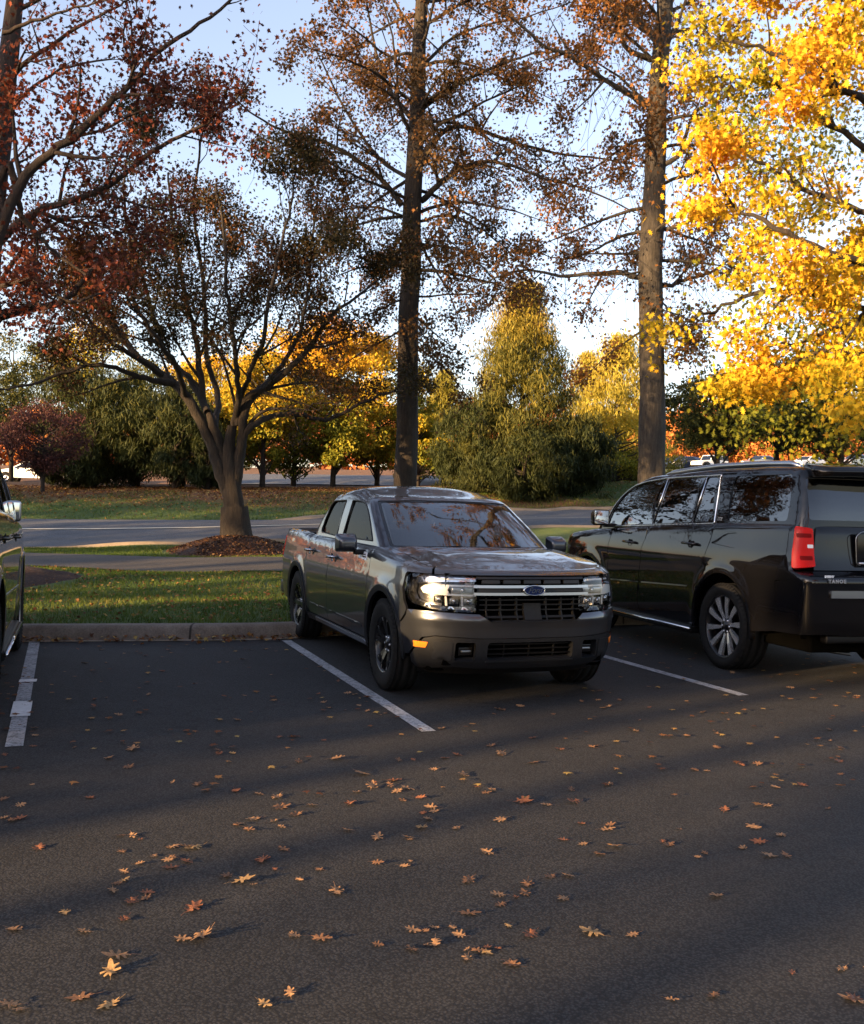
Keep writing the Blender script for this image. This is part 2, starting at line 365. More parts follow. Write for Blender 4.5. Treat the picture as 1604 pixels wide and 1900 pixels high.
def wheel(parent, r, w, rr, style, loc, side, name='wheel'):
    """side +1: outer face towards +y"""
    e = bpy.data.objects.new(name, None); COL.objects.link(e); e.parent = parent; e.location = loc; e.empty_display_size = .1
    b = MB(); h_ = w/2
    prof = [(rr-.012, -h_*.82), (rr+.008, -h_*.9), (r-.06, -h_*1.0), (r-.02, -h_*.93), (r-.004, -h_*.78)]
    g = [-.5, -.2, .2, .5]
    for q in g: prof += [(r, (q-.06)*h_*1.5), (r-.009, (q-.045)*h_*1.5), (r-.009, (q+.045)*h_*1.5), (r, (q+.06)*h_*1.5)]
    prof += [(r-.004, h_*.78), (r-.02, h_*.93), (r-.06, h_*1.0), (rr+.02, h_*.93), (rr+.008, h_*.9), (rr-.012, h_*.82)]
    b.lathe(prof, 72)
    for k in range(60):                          # shoulder blocks
        q = 2*PI*k/60
        for sd in (-1, 1):
            c, d = math.cos(q), math.sin(q); vs = []
            for (ra, hh, da) in [(r-.002, .80, -.028), (r-.002, .80, .028), (r-.03, .985, .028), (r-.03, .985, -.028)]:
                ca, sa = math.cos(q+da), math.sin(q+da); vs.append(((ra+.006)*ca, sd*h_*hh+sd*.004, (ra+.006)*sa))
            b.add(vs, [(0, 1, 2, 3)], 0, False)
    b.build('tyre', M['rubber'], e)
    b = MB(); fo = h_*.80*side
    # barrel and lip
    b.lathe([(rr, fo*1.04), (rr-.012, fo*1.06), (rr-.024, fo*.98), (rr-.032, fo*.6), (rr-.045, -fo*.2), (rr-.05, -fo)], 64, 1 if style in ('dark', 'blade') else 0)
    hub = .085
    def spoke(q, r0, r1, w0, w1, f0, f1, m, th=.03, tw=0.0):
        vs = []
        for (ra, ww, ff) in [(r0, w0, f0), ((r0+r1)/2, (w0+w1)/2, (f0+f1)/2+.006), (r1, w1, f1)]:
            for s2 in (-1, 1):
                a = q+s2*ww/ra+tw*(ra-r0)/(r1-r0)
                for dz in (0, -th): vs.append((ra*math.cos(a), (ff+dz)*side, ra*math.sin(a)))
        fs = []
        for i in (0, 1):
            o = i*4; fs += [(o, o+4, o+6, o+2), (o+1, o+3, o+7, o+5), (o, o+1, o+5, o+4), (o+2, o+6, o+7, o+3)]
        b.add(vs, fs, m, False)
    F0, F1 = abs(fo)-.035, abs(fo)-.006
    if style == 'dark':                          # five split spokes with machined edges
        for k in range(5):
            q = PI/2+k*2*PI/5
            for s2 in (-1, 1):
                spoke(q+s2*.13, hub*.8, rr-.02, .020, .018, F0, F1, 0, .035, s2*.10)
                spoke(q+s2*.205, hub*1.4, rr-.022, .0025, .006, F0+.002, F1+.0015, 2, .004, s2*.10)
    elif style == 'blade':                       # ten bright blades
        for k in range(10):
            q = PI/2+.12+k*2*PI/10
            spoke(q, hub*.8, rr-.018, .012, .030, F0, F1, 2, .03, .05)
            spoke(q+.09, hub*1.1, rr-.02, .006, .014, F0-.006, F1-.012, 1, .03, .06)
    else:
        for k in range(6):
            q = PI/2+k*2*PI/6; spoke(q, hub*.8, rr-.02, .03, .035, F0, F1, 0, .03)
    b.lathe([(.0, (F0+.012)*side), (.032, (F0+.012)*side), (.036, (F0+.004)*side), (hub*.9, F0*side), (hub, (F0-.03)*side)], 24, 1 if style != 'dark' else 0)
    for k in range(6):
        q = k*PI/3; b.lathe([(0, (F0+.008)*side), (.009, (F0+.006)*side), (.010, (F0-.01)*side)], 8, 2, o=(.058*math.cos(q), 0, .058*math.sin(q)))
    mats = {'dark': [M['dark_rim'], M['dark_rim'], M['silver']], 'blade': [M['silver'], M['dark_rim'], M['blade']], 'plain': [M['silver'], M['silver'], M['silver']]}[style]
    b.build('rim', mats, e)
    b = MB(); b.lathe([(.02, 0), (rr*.72, .0), (rr*.72, -.02*side), (.02, -.02*side)], 40, o=(0, (F0-.09)*side, 0)); b.build('brake_disc', M['disc'], e)
    return e
def seat(parent, x, y, z0, m, head=True):
    b = MB(); b.box(x-.25, x+.27, y-.25, y+.25, z0, z0+.16, bev=.05)
    bm = bmesh.new(); bmesh.ops.create_cube(bm, size=1)
    for v in bm.verts: v.co = Vector((x-.30+v.co.x*.13-(v.co.z+.5)*.12, y+v.co.y*(.48-.08*(v.co.z+.5)), z0+.12+(v.co.z+.5)*.56))
    bmesh.ops.bevel(bm, geom=bm.edges[:], offset=.05, segments=3, affect='EDGES'); b.frombm(bm)
    o = b.build('seat', m, parent)
    if head:
        b = MB(); b.box(x-.47, x-.38, y-.13, y+.13, z0+.72, z0+.9, bev=.04); b.tube([(x-.42, y-.05, z0+.62), (x-.42, y-.05, z0+.75)], .008); b.tube([(x-.42, y+.05, z0+.62), (x-.42, y+.05, z0+.75)], .008)
        b.build('headrest', m, o)
    return o
def underbody(parent, x0, x1, w, z0, z1, wheels, R):
    b = MB(); b.box(x0, x1, -w, w, z0, z1, bev=.03)
    for x in wheels:
        b.tube([(x, -w-.1, R), (x, w+.1, R)], .045)
        for s2 in (-1, 1):                       # dark wheel housings
            prof = arc(x, R+.05, .46, -10, 190, 16); y0, y1 = s2*.52, s2*.86
            vs = [(px_, y0, pz) for px_, pz in prof]+[(px_, y1, pz) for px_, pz in prof]; n = len(prof)
            b.add(vs, [(i, i+1, n+i+1, n+i) for i in range(n-1)]+[tuple(range(n))], 0)
    return b.build('underbody', M['void'], parent)
def handle(parent, x, y, z, side, m, L=.2):
    b = MB(); b.tube([(x-L/2, y-side*.01, z), (x-L/2+.02, y+side*.035, z), (x+L/2-.02, y+side*.035, z+.004), (x+L/2, y-side*.01, z+.004)], [.011, .014, .014, .011], 8)
    b.lathe([(0, 0), (.035, -.004*side), (.04, .004*side)], 14, 0, o=(x, y+side*.002, z-.005))
    return b.build('door_handle', m, parent)
def door_mirror(parent, x, y, z, side, body, facing=1, w=.22, hgt=.17, cap=None):
    """facing +1: the glass looks to -x (backwards)"""
    b = MB(); bm = bmesh.new(); bmesh.ops.create_cube(bm, size=1)
    for v in bm.verts:
        tx = v.co.x+.5
        v.co = Vector((x+(v.co.x)*.13, y+side*(.08+w/2)+v.co.y*(w-.05*tx), z+v.co.z*(hgt-.07*tx)-.01*tx))
    bmesh.ops.bevel(bm, geom=bm.edges[:], offset=.035, segments=4, affect='EDGES', profile=.6); b.frombm(bm)
    o = b.build('door_mirror', cap or body, parent)
    b = MB(); b.box(x-.03, x+.05, y-side*.02, y+side*.12, z-hgt/2-.015, z-hgt/2+.03, bev=.012); b.build('mirror_arm', M['black_plastic'], o)
    b = MB(); b.box(x-.069, x-.062, y+side*(.105), y+side*(.06+w), z-hgt/2+.022, z+hgt/2-.022, bev=.003); b.build('mirror_glass', M['mirror_glass'], o)
    return o
M['mirror_glass'] = mat('mirror_glass', (.7, .75, .75), .02, 1)
# ------------------------------------------------------------------ the grey pickup truck
def build_truck(loc, rz):
    root = empty('pickup_truck', loc, rz, 'dark grey metallic crew cab pickup truck parked nose out between the white stall lines', 'pickup truck')
    gp, R = M['grey_paint'], .362
    lo = Shell(xF=[(.2, .70), (.27, .79), (.34, .845), (.5, .872), (.6, .885), (.645, .90), (.69, .872), (.8, .868), (.9, .86), (.97, .845), (1.02, .80)],
               xR=[(.25, -3.9), (.4, -4.1), (.6, -4.15), (1.17, -4.12)],
               W=[(.22, .82), (.32, .875), (.5, .898), (.72, .91), (.86, .905), (.92, .893), (1.0, .88), (1.1, .862), (1.2, .85)],
               ztop=[(.9, 1.005), (.6, 1.025), (.3, 1.06), (0, 1.09), (-.4, 1.115), (-1.5, 1.125), (-2.6, 1.135), (-3.2, 1.16), (-4.15, 1.165)],
               capF=.46, capR=.25, aF=2.15, bF=3.3, aR=2.6, bR=5, r=.065, zref=.8,
               wx=[(.9, .935), (.45, .975), (.1, .995), (-.6, 1.0), (-3.0, 1.0), (-4.15, .975)],
               bumps=[(0, .375, .455, .016, .045), (-3.076, .375, .455, .016, .045)])
    P = lo.fn
    def top(x0, x1, side, n=24, d=0.):
        xs = np.linspace(x0, x1, n); us = [lo.ux(float(x), .95, side) for x in xs]; return [(u, float(lo.vtop(np.array([u]))[0])-d) for u in us]
    def S_(pts, s): return lo.side(pts, s)
    ARC, XR = .418, -3.076
    for s in (-1, 1):
        b = MB()                                  # front fender
        ol = S_([(-.485, .345), (-.424, .345)]+arc(0, .375, ARC+.012, 184, 27, 26)+[(.44, .62), (.50, .70), (.455, .76), (.42, .85), (.43, .955), (.45, .972)], s)+top(.45, -.435, s)+S_([(-.445, 1.0), (-.46, .8), (-.48, .5)], s)
        panel(b, P(), ol, step=.045, vs=.03, rim=.02)
        fo = b.build('fender', gp, root)
        b = MB()                                  # doors
        ol = S_([(-.492, .345), (-.487, .5), (-.467, .8), (-.452, 1.0)], s)+top(-.442, -1.775, s)+S_([(-1.782, .9), (-1.79, .345)], s)
        panel(b, P(), ol, step=.06, vs=.03, rim=.02); d1 = b.build('door', gp, root)
        b = MB()
        ol = S_([(-1.798, .345), (-1.79, .9)], s)+top(-1.783, -2.72, s)+S_([(-2.735, 1.0), (-2.73, .80), (-2.68, .66), (-2.625, .52), (-2.60, .40), (-2.56, .345)], s)
        panel(b, P(), ol, step=.06, vs=.03, rim=.02); d2 = b.build('door', gp, root)
        handle(d1, -1.60, s*.905, .965, s, M['silver']); handle(d2, -2.52, s*.905, .985, s, M['silver'])
        for x0, x1 in ((-.62, -1.72), (-1.86, -2.52)):     # crease low on the doors
            b = MB(); panel(b, P(), S_([(x0, .425), (x1, .435), (x1, .448), (x0, .452)], s), off=-.004, rim=.008, step=.08); b.build('door_trim', M['satin'], d1 if x0 > -1 else d2)
        b = MB()                                  # bed side
        ol = S_([(-2.568, .345), (-2.608, .40), (-2.633, .52)]+[(-2.648, .56)]+arc(XR, .375, ARC+.012, 152, -4, 26)+[(-3.56, .345), (-3.85, .36)], s)
        ol = S_([(-2.575, .345), (-2.615, .40), (-2.66, .40)], s)+S_(arc(XR, .375, ARC+.012, 176, -4, 28), s)+S_([(-3.52, .36), (-3.92, .40), (-3.93, .80), (-3.945, .84), (-3.95, 1.08)], s)+top(-3.95, -2.728, s)+S_([(-2.743, 1.0), (-2.738, .80), (-2.69, .66), (-2.635, .52)], s)
        panel(b, P(), ol, step=.06, vs=.03, rim=.02); b.build('bed_side', gp, root)
        b = MB()                                  # tail lamp
        panel(b, P(), rounded(S_([(-3.955, .847), (-3.955, 1.082), (-4.08, 1.079)], s)+[(lo.ury(s*.80, 1.08), 1.08), (lo.ury(s*.80, .85), .853)], .012), off=-.006, rim=.03, step=.045); b.build('tail_light', M['red_lens'], root)
        for cx_ in (0, XR):                       # wheel arch lips
            b = MB(); a = arc(cx_, .375, ARC+.04, 188, -8, 30)+arc(cx_, .375, ARC-.004, -8, 188, 30); panel(b, P(), S_(a, s), off=-.012, rim=.035, step=.03); b.build('wheel_arch_trim', M['clad'], root)
        b = MB(); panel(b, P(), S_([(-.46, .27), (-.46, .333), (-2.62, .333), (-2.62, .27)], s), off=-.006, rim=.05, step=.06)
        b.build('sill', M['clad'], root)
        b = MB(); panel(b, P(), S_([(-.50, .290), (-.50, .322), (-2.30, .322), (-2.30, .290)], s), off=-.014, rim=.02, step=.08); b.build('sill_trim', M['silver'], root)
        wheel(root, R, .235, .238, 'dark', (0, s*.795, R), s); wheel(root, R, .235, .238, 'dark', (XR, s*.795, R), s)
        door_mirror(d1, -.72, s*.83, 1.135, s, gp, w=.20, hgt=.17)
        if s < 0:                                 # paper tag low on the door below the mirror
            b = MB(); A0 = S_([(-.56, 1.06), (-.56, .995), (-.80, 1.005), (-.80, 1.07)], s); panel(b, P(), A0, off=-.003, rim=.002, step=.05); lb = b.build('paper_label', M['white_label'], d1)
            b = MB()
            for x0, x1, z0 in ((-.58, -.69, 1.015), (-.60, -.72, 1.035)): panel(b, P(), S_([(x0, z0), (x0, z0+.012), (x1, z0+.012), (x1, z0)], s), off=-.0045, rim=.001, step=.05)
            b.build('print', M['seat_cloth'], lb)
    # bumper skin
    def both(half): return half+[(-u, z) for u, z in half[::-1]]
    up = lo.front([(.37, .632), (.455, .685), (.62, .690)])+S_([(.74, .695), (.60, .70), (.51, .695), (.445, .60)], 1)
    ar = S_(arc(0, .375, ARC+.012, 28, -3, 8), 1)
    dn = S_([(.50, .36), (.56, .42), (.64, .50)], 1)+lo.front([(.76, .522), (.42, .508)])
    half = up+ar+dn                               # from centre top to the side and back to centre bottom
    b = MB(); ol = half+[(-u, z) for u, z in half[::-1]]
    # order: right way round = top left->side->bottom left->bottom right->side->top right
    panel(b, P(), ol, step=.045, vs=.03, rim=.03); fb = b.build('front_bumper', gp, root)
    lowh = lo.front([(.42, .503), (.76, .516)])+S_([(.655, .495), (.575, .415), (.515, .355), (.50, .30)], 1)+lo.front([(.80, .255), (.60, .285), (.40, .27)])
    ol = lowh+[(-u, z) for u, z in lowh[::-1]]
    cen = rounded(lo.front([(.375, .345), (.375, .475), (-.375, .475), (-.375, .345)]), .03)
    fogs = [rounded([(s*u, z) for u, z in lo.front([(.47, .335), (.47, .475), (.62, .475), (.62, .335)])], .02) for s in (-1, 1)]
    b = MB(); panel(b, P(), ol, holes=[cen]+fogs, step=.045, vs=.03, rim=.06); lbm = b.build('lower_bumper', M['clad'], root)
    b = MB(); panel(b, P(), cen, off=.085, rim=0, step=.08)
    for f_ in fogs: panel(b, P(), f_, off=.07, rim=0, step=.08)
    b.build('bumper_recess', M['void'], lbm)
    b = MB()                                      # lower grille slats
    for z in (.375, .415, .45):
        panel(b, P(), lo.front([(.37, z), (.37, z+.008), (-.37, z+.008), (-.37, z)]), off=.03, rim=.02, step=.06)
    for y in (-.22, 0, .22): panel(b, P(), lo.front([(y-.004, .35), (y-.004, .47), (y+.004, .47), (y+.004, .35)]), off=.04, rim=.02, step=.05)
    b.build('lower_grille', M['black_plastic'], lbm)
    b = MB(); panel(b, P(), lo.front([(.385, .328), (.385, .338), (-.385, .338), (-.385, .328)]), off=-.006, rim=.02, step=.06)
    for s in (-1, 1):
        panel(b, P(), rounded([(s*u, z) for u, z in lo.front([(.64, .335), (.64, .478), (.765, .478), (.765, .345)])], .02), off=-.005, rim=.015, step=.04)
    b.build('bumper_trim', M['satin'], lbm)
    for s in (-1, 1):
        b = MB(); q = P(.045)(np.array([lo.uy(s*.54, .4)]), np.array([.405]))[0]
        b.box(q[0]-.01, q[0]+.012, q[1]-.04, q[1]+.04, q[2]-.006, q[2]+.008, bev=.004); b.box(q[0]-.02, q[0]+.0, q[1]-.055, q[1]+.055, q[2]-.03, q[2]+.03, 1, bev=.006)
        b.build('fog_light', [M['silver'], M['gloss_black']], root)
        b = MB(); panel(b, P(), S_([(.57, .425), (.57, .468), (.68, .468), (.66, .425)], s), off=-.006, rim=.015, step=.02); b.build('marker_light', M['amber'], root)
    b = MB(); panel(b, P(), lo.front([(.80, .25), (.60, .28), (-.60, .28), (-.80, .25), (-.78, .2), (.78, .2)]), off=.03, rim=.0, step=.06); b.build('air_dam', M['black_plastic'], root)
    # grille
    hole = lo.front([(.468, .962), (.468, .70), (.38, .642), (-.38, .642), (-.468, .70), (-.468, .962)])
    b = MB(); panel(b, P(), hole, off=.085, rim=0, step=.08); gr = b.build('grille', M['void'], root)
    b = MB()
    for z in (.675, .712, .748, .785):
        hw = .45 if z > .70 else .40
        panel(b, P(), lo.front([(hw, z), (hw, z+.009), (-hw, z+.009), (-hw, z)]), off=.028, rim=.03, step=.06)
    for y in (-.39, -.27, -.13, .13, .27, .39): panel(b, P(), lo.front([(y-.006, .655), (y-.006, .805), (y+.006, .805), (y+.006, .655)]), off=.034, rim=.03, step=.05)
    panel(b, P(), lo.front([(-.075, .65), (-.075, .765), (.075, .765), (.075, .65)]), off=.02, rim=.03, step=.05)
    b.build('grille_mesh', M['black_plastic'], gr)
    b = MB()
    panel(b, P(), lo.front([(.472, .945), (.472, .965), (-.472, .965), (-.472, .945)]), off=.01, rim=.04, step=.06)
    for k in range(5):
        y = (k-2)*.178; panel(b, P(), rounded(lo.front([(y-.076, .912), (y-.072, .938), (y+.072, .938), (y+.076, .912)]), .006), off=.012, rim=.03, step=.05)
    b.build('grille_blocks', M['clad'], gr)
    b = MB()
    for z0, z1 in ((.878, .898), (.824, .844)):
        panel(b, P(), lo.front([(.50, z0), (.50, z1), (-.50, z1), (-.50, z0)]), off=-.012, rim=.05, step=.06)
    panel(b, P(), lo.front([(.47, .849), (.47, .873), (-.47, .873), (-.47, .849)]), off=.012, rim=.02, step=.06, m=1)
    b.build('grille_bar', [M['silver'], M['clad']], gr)
    # oval badge
    q = P(-.02)(np.array([0.]), np.array([.862]))[0]
    for (w_, h_, x_, m_, nm) in ((.092, .040, 0, M['chrome'], 'emblem'),):
        b = MB(); n = 40; vs = []; fs = []
        for (k, dx) in ((1, -.02), (1, 0), (.9, .006), (.88, .002)): vs += [(q[0]+dx, w_*k*math.cos(2*PI*i/n), q[2]+h_*(k if k > .95 else k-.04)*math.sin(2*PI*i/n)) for i in range(n)]
        for r_ in range(3): fs += [(r_*n+i, r_*n+(i+1) % n, (r_+1)*n+(i+1) % n, (r_+1)*n+i) for i in range(n)]
        b.add(vs, fs, 0); b.add([(q[0]+.0025, w_*.9*math.cos(2*PI*i/n), q[2]+h_*.86*math.sin(2*PI*i/n)) for i in range(n)], [tuple(range(n))], 1, False)
        em = b.build(nm, [m_, M['blue_oval']], gr)
        text_mesh('Ford', .062, M['chrome'], em, 'lettering', Matrix(((0, 0, 1, q[0]+.0035), (1, 0, 0, 0), (0, 1, 0, q[2]), (0, 0, 0, 1))), shear=.45, ext=.001, space=.92)
    # headlights
    for s in (-1, 1):
        fr = lambda pts: [(s*u, z) for u, z in lo.front(pts)]
        sd = lambda pts: S_(pts, s)
        ol = rounded(fr([(.475, .958), (.475, .70), (.66, .702)])+sd([(.66, .712), (.53, .735), (.465, .80), (.455, .93), (.50, .965)])+fr([(.80, .968)]), .02)
        b = MB(); panel(b, P(), ol, off=.075, rim=0, step=.04); hl = b.build('headlight', M['lamp_house'], root)
        b = MB(); panel(b, P(), ol, off=.0, rim=.0, step=.04); b.build('lens', M['lens'], hl)
        # bright frame: top bar, hook round the outside, bottom run
        b = MB(); o_ = .012
        panel(b, P(), rounded(fr([(.48, .925), (.48, .952)])+fr([(.78, .955)])+sd([(.60, .945), (.50, .93), (.475, .87), (.485, .80), (.53, .755), (.62, .735), (.70, .725)])+fr([(.74, .722), (.48, .713), (.48, .730), (.73, .742)])+sd([(.66, .755), (.575, .78), (.535, .83), (.54, .89), (.60, .905)])+fr([(.76, .918)]), .006), off=o_, rim=.05, step=.025)
        b.build('lamp_frame', M['chrome'], hl)
        b = MB()
        panel(b, P(), rounded(fr([(.52, .932), (.52, .944), (.76, .946), (.76, .934)]), .004), off=o_-.003, rim=.01, step=.03)
        # upper box outline, a C open to the grille
        panel(b, P(), rounded(fr([(.478, .898), (.70, .900)])+sd([(.64, .89), (.615, .865), (.64, .83)])+fr([(.70, .818), (.478, .815), (.478, .828), (.675, .832), (.69, .86), (.675, .886), (.478, .884)]), .005), off=o_+.004, rim=.03, step=.025)
        for y in (.585, .70): panel(b, P(), fr([(y-.010, .742), (y-.004, .812), (y+.010, .812), (y+.006, .742)]), off=o_+.01, rim=.03, step=.02)
        b.build('lamp_light_guide', M['white_lens'], hl)
        b = MB()                                   # reflector bowls
        for (y, z, w_, h_) in ((.58, .857, .085, .022), (.535, .776, .036, .024), (.643, .776, .036, .024), (.745, .785, .03, .024)):
            q = lo.P(np.array([s*lo.uy(y, z)]), np.array([z]), .03)[0]
            b.box(q[0]-.05, q[0], q[1]-w_, q[1]+w_, q[2]-h_, q[2]+h_, 0, bev=.01)
            b.lathe([(0, .012), (.015, .009), (.021, 0), (.022, -.01)], 20, 1, axis='x', o=(q[0], q[1], q[2]))
        b.build('projector', [M['silver'], M['chrome']], hl)
    # hood
    Uc = lo.ux(.60, .95); Ub = lo.ux(-.42, .95); vt = lambda u: lo.vtop(u); ident = lambda f: f
    Fr = lambda t: lo.P(-Uc+2*Uc*t, vt(-Uc+2*Uc*t))
    Rt = lambda t: lo.P(Uc+(Ub-Uc)*t, vt(Uc+(Ub-Uc)*t)); Lf = lambda t: lo.P(-(Uc+(Ub-Uc)*t), vt(-(Uc+(Ub-Uc)*t)))
    e0, e1 = Lf(np.ones(1))[0], Rt(np.ones(1))[0]
    def Bk(t): p = e0[None]*(1-t[:, None])+e1[None]*t[:, None]; p[:, 0] += .20*(1-(2*t-1)**2); p[:, 2] += .012*(1-(2*t-1)**2); return p
    LA, LB = 1.6, 1.05
    H0 = coons(Fr, Bk, Lf, Rt, LA, LB, crown=.030, cpow=2.6)
    def H(a, b_):
        p = H0(a, b_); q = np.clip(b_/LB, 0, 1); p[:, 2] += .008*np.exp(-((np.abs(a)-.50-.05*q)/.07)**2)*np.minimum(1, 5*q); return p
    hx = .735
    b = MB(); panel(b, H, [(-hx, 0), (hx, 0), (hx-.0, LB-.03), (-hx, LB-.03)], step=.05, rim=.02)
    li = [(-lo.uy(.74, .97), .972)]; us = np.linspace(-lo.uy(.76, .97), lo.uy(.76, .97), 40)
    tp = [(float(u), float(vt(np.array([u]))[0])) for u in us]
    panel(b, P(), [(float(us[0]), .972)]+[(float(us[-1]), .972)]+tp[::-1], step=.04, vs=.02, rim=.01)
    b.build('hood', gp, root)
    for s in (-1, 1):
        b = MB(); panel(b, H, [(s*(hx+.006), 0), (s*LA/2, 0), (s*LA/2, LB), (s*(hx+.006), LB)], step=.05, rim=.02)
        us2 = np.linspace(lo.uy(.775, .97), lo.ux(.455, .95), 12)*s; panel(b, P(), [(float(us2[0]), .974), (float(us2[-1]), .974)]+[(float(u), float(vt(np.array([u]))[0])) for u in us2[::-1]], step=.03, rim=.01)
        b.build('fender_top', gp, root)
    b = MB(); b.box(-.7, -.2, -.72, .72, 1.0, 1.085, bev=.02)
    b.build('cowl', M['black_plastic'], root)
    # greenhouse
    gh = Shell(xF=[(1.04, -.14), (1.14, -.32), (1.3, -.60), (1.5, -.965), (1.58, -1.10)], xR=[(1.04, -2.93), (1.2, -2.87), (1.5, -2.52), (1.6, -2.40)],
               W=[(1.04, .815), (1.10, .793), (1.16, .778), (1.3, .745), (1.5, .688), (1.6, .655)],
               ztop=[(-.9, 1.545), (-1.0, 1.555), (-1.4, 1.598), (-1.8, 1.615), (-2.2, 1.605), (-2.5, 1.575)],
               capF=.22, capR=.12, aF=2.0, bF=3.2, aR=2.4, bR=5, r=.07, zref=1.3)
    G = gh.fn
    wf = [(-.72, 1.155), (-.93, 1.315), (-1.10, 1.42), (-1.24, 1.478), (-1.42, 1.498), (-1.70, 1.504), (-1.715, 1.15)]
    wr = [(-1.93, 1.504), (-2.36, 1.496), (-2.44, 1.46), (-2.56, 1.17), (-1.92, 1.15)]
    WF = {s: rounded(gh.side(wf, s), [.01, .1, .1, .1, .1, .03, .02]) for s in (-1, 1)}; WR = {s: rounded(gh.side(wr, s), [.03, .03, .08, .04, .02]) for s in (-1, 1)}
    ws = rounded([(gh.uy(-.725, 1.12), 1.12), (gh.uy(.725, 1.12), 1.12), (gh.uy(.688, 1.30), 1.30), (gh.uy(.632, 1.508), 1.508), (gh.uy(.3, 1.522), 1.522), (0, 1.525), (gh.uy(-.3, 1.522), 1.522), (gh.uy(-.632, 1.508), 1.508), (gh.uy(-.688, 1.30), 1.30)], .02)
    bw = rounded(gh.rear([(.58, 1.20), (.58, 1.47), (-.58, 1.47), (-.58, 1.20)]), .03)
    bw = [(u if u > 0 else 2*gh.L+u, z) for u, z in bw]
    Lh = gh.L
    Gw = lambda off=0.: (lambda a, b_: gh.P(np.where(a > gh.L, a-2*gh.L, a), np.minimum(b_, gh.vtop(np.where(a > gh.L, a-2*gh.L, a))), off))
    b = MB()
    full = np.linspace(-Lh, Lh, 170)
    panel(b, G(), [(float(u), 1.05) for u in full]+[(float(u), float(gh.vtop(np.array([u]))[0])) for u in full[::-1]],
          holes=[ws, WF[1], WR[1], WF[-1], WR[-1],
                 [(float(gh.ury(.56, 1.2)), 1.20), (float(gh.ury(.56, 1.46)), 1.46), (Lh-.02, 1.46), (Lh-.02, 1.20)][::-1],
                 [(-float(gh.ury(.56, 1.2)), 1.20), (-float(gh.ury(.56, 1.46)), 1.46), (-Lh+.02, 1.46), (-Lh+.02, 1.20)]], step=.05, vs=.035, rim=.03)
    # roof skin
    gvt = gh.vtop; ucf = gh.ux(-1.30, 1.5)*.985; ucr = gh.ux(-2.42, 1.5)
    ucf = gh.F[0][-1]*.93; ucr = gh.L-gh.L3*.9
    Fr = lambda t: gh.P(-ucf+2*ucf*t, gvt(-ucf+2*ucf*t)); Rt = lambda t: gh.P(ucf+(ucr-ucf)*t, gvt(ucf+(ucr-ucf)*t)); Lf = lambda t: gh.P(-(ucf+(ucr-ucf)*t), gvt(-(ucf+(ucr-ucf)*t)))
    def Bk(t): u = ucr+(2*gh.L-2*ucr)*(1-t); u = np.where(u > gh.L, u-2*gh.L, u); return gh.P(u, gvt(u))
    RF = coons(Fr, Bk, Lf, Rt, 1.2, 1.4, crown=.045, cpow=2.2)
    panel(b, RF, [(-.6, 0), (.6, 0), (.6, 1.4), (-.6, 1.4)], step=.06, rim=.01)
    b.build('cab', gp, root)
    for s in (-1, 1):                              # ditch lines of the roof
        b = MB(); b.tube([RF(np.array([s*.545]), np.array([q]))[0]+np.array([0, 0, .001]) for q in np.linspace(.05, 1.35, 14)], .003, 6); b.build('roof_moulding', M['black_plastic'], root)
    b = MB(); panel(b, G(), ws, off=.008, rim=0, step=.05); b.build('windshield', M['windscreen'], root)
    b = MB()                                       # black border of the screen
    ws2 = [(u*.955, 1.12+(z-1.12)*.93+.016) for u, z in ws]
    panel(b, G(), ws, holes=[ws2], off=.006, rim=0, step=.04); b.build('screen_border', M['gloss_black'], root)
    for s in (-1, 1):
        b = MB(); panel(b, G(), WF[s], off=.012, rim=0, step=.05); b.build('side_window', M['side_glass'], root)
        b = MB(); panel(b, G(), WR[s], off=.012, rim=0, step=.05); b.build('side_window', M['side_glass'], root)
        for L in (WF[s], WR[s]):
            b = MB(); pts = G(.0)(np.array([p[0] for p in L]+[L[0][0]]), np.array([p[1] for p in L]+[L[0][1]])); b.tube([tuple(p) for p in pts], .007, 6, caps=False); b.build('window_seal', M['black_plastic'], root)
    b = MB(); b.add([(-2.88, -.56, 1.2), (-2.88, .56, 1.2), (-2.56, .54, 1.46), (-2.56, -.54, 1.46)], [(0, 1, 2, 3)]); b.build('rear_window', M['side_glass'], root)
    # bed
    b = MB(); b.box(-4.06, -2.90, -.80, .80, 1.13, 1.155, bev=.01)
    for x in (-3.2, -3.5, -3.8): b.box(x-.006, x+.006, -.79, .79, 1.155, 1.159)
    b.build('bed_cover', M['black_plastic'], root)
    b = MB(); full = np.linspace(lo.ury(.78, .8), lo.L, 12)
    for s in (-1, 1): panel(b, P(), [(float(s*u), .50) for u in full]+[(float(s*u), float(lo.vtop(np.array([u]))[0])) for u in full[::-1]], step=.06, rim=.02)
    b.build('tailgate', gp, root)
    b = MB(); b.box(-4.22, -4.0, -.85, .85, .40, .55, bev=.03); b.build('rear_bumper', M['clad'], root)
    # cabin
    b = MB(); b.box(-.95, -.45, -.72, .72, .86, 1.08, bev=.05); b.box(-.80, -.62, .15, .58, 1.06, 1.13, bev=.03); b.build('dashboard', M['seat_cloth'], root)
    b = MB(); b.lathe([(.175, .014), (.19, 0), (.175, -.014), (.16, 0), (.175, .014)], 32, axis='x'); b.box(-.015, .015, -.17, .17, -.02, .02); b.box(-.015, .015, -.02, .02, -.17, 0)
    w_ = b.build('steering_wheel', M['black_plastic'], root, (-1.08, .36, 1.0)); w_.rotation_euler = (0, math.radians(-24), 0)
    for y in (-.36, .36): seat(root, -1.45, y, .55, M['seat_cloth']); seat(root, -2.3, y, .58, M['seat_cloth'])
    b = MB(); b.box(-2.7, -.5, -.70, .70, .36, .5); b.build('cabin_floor', M['void'], root)
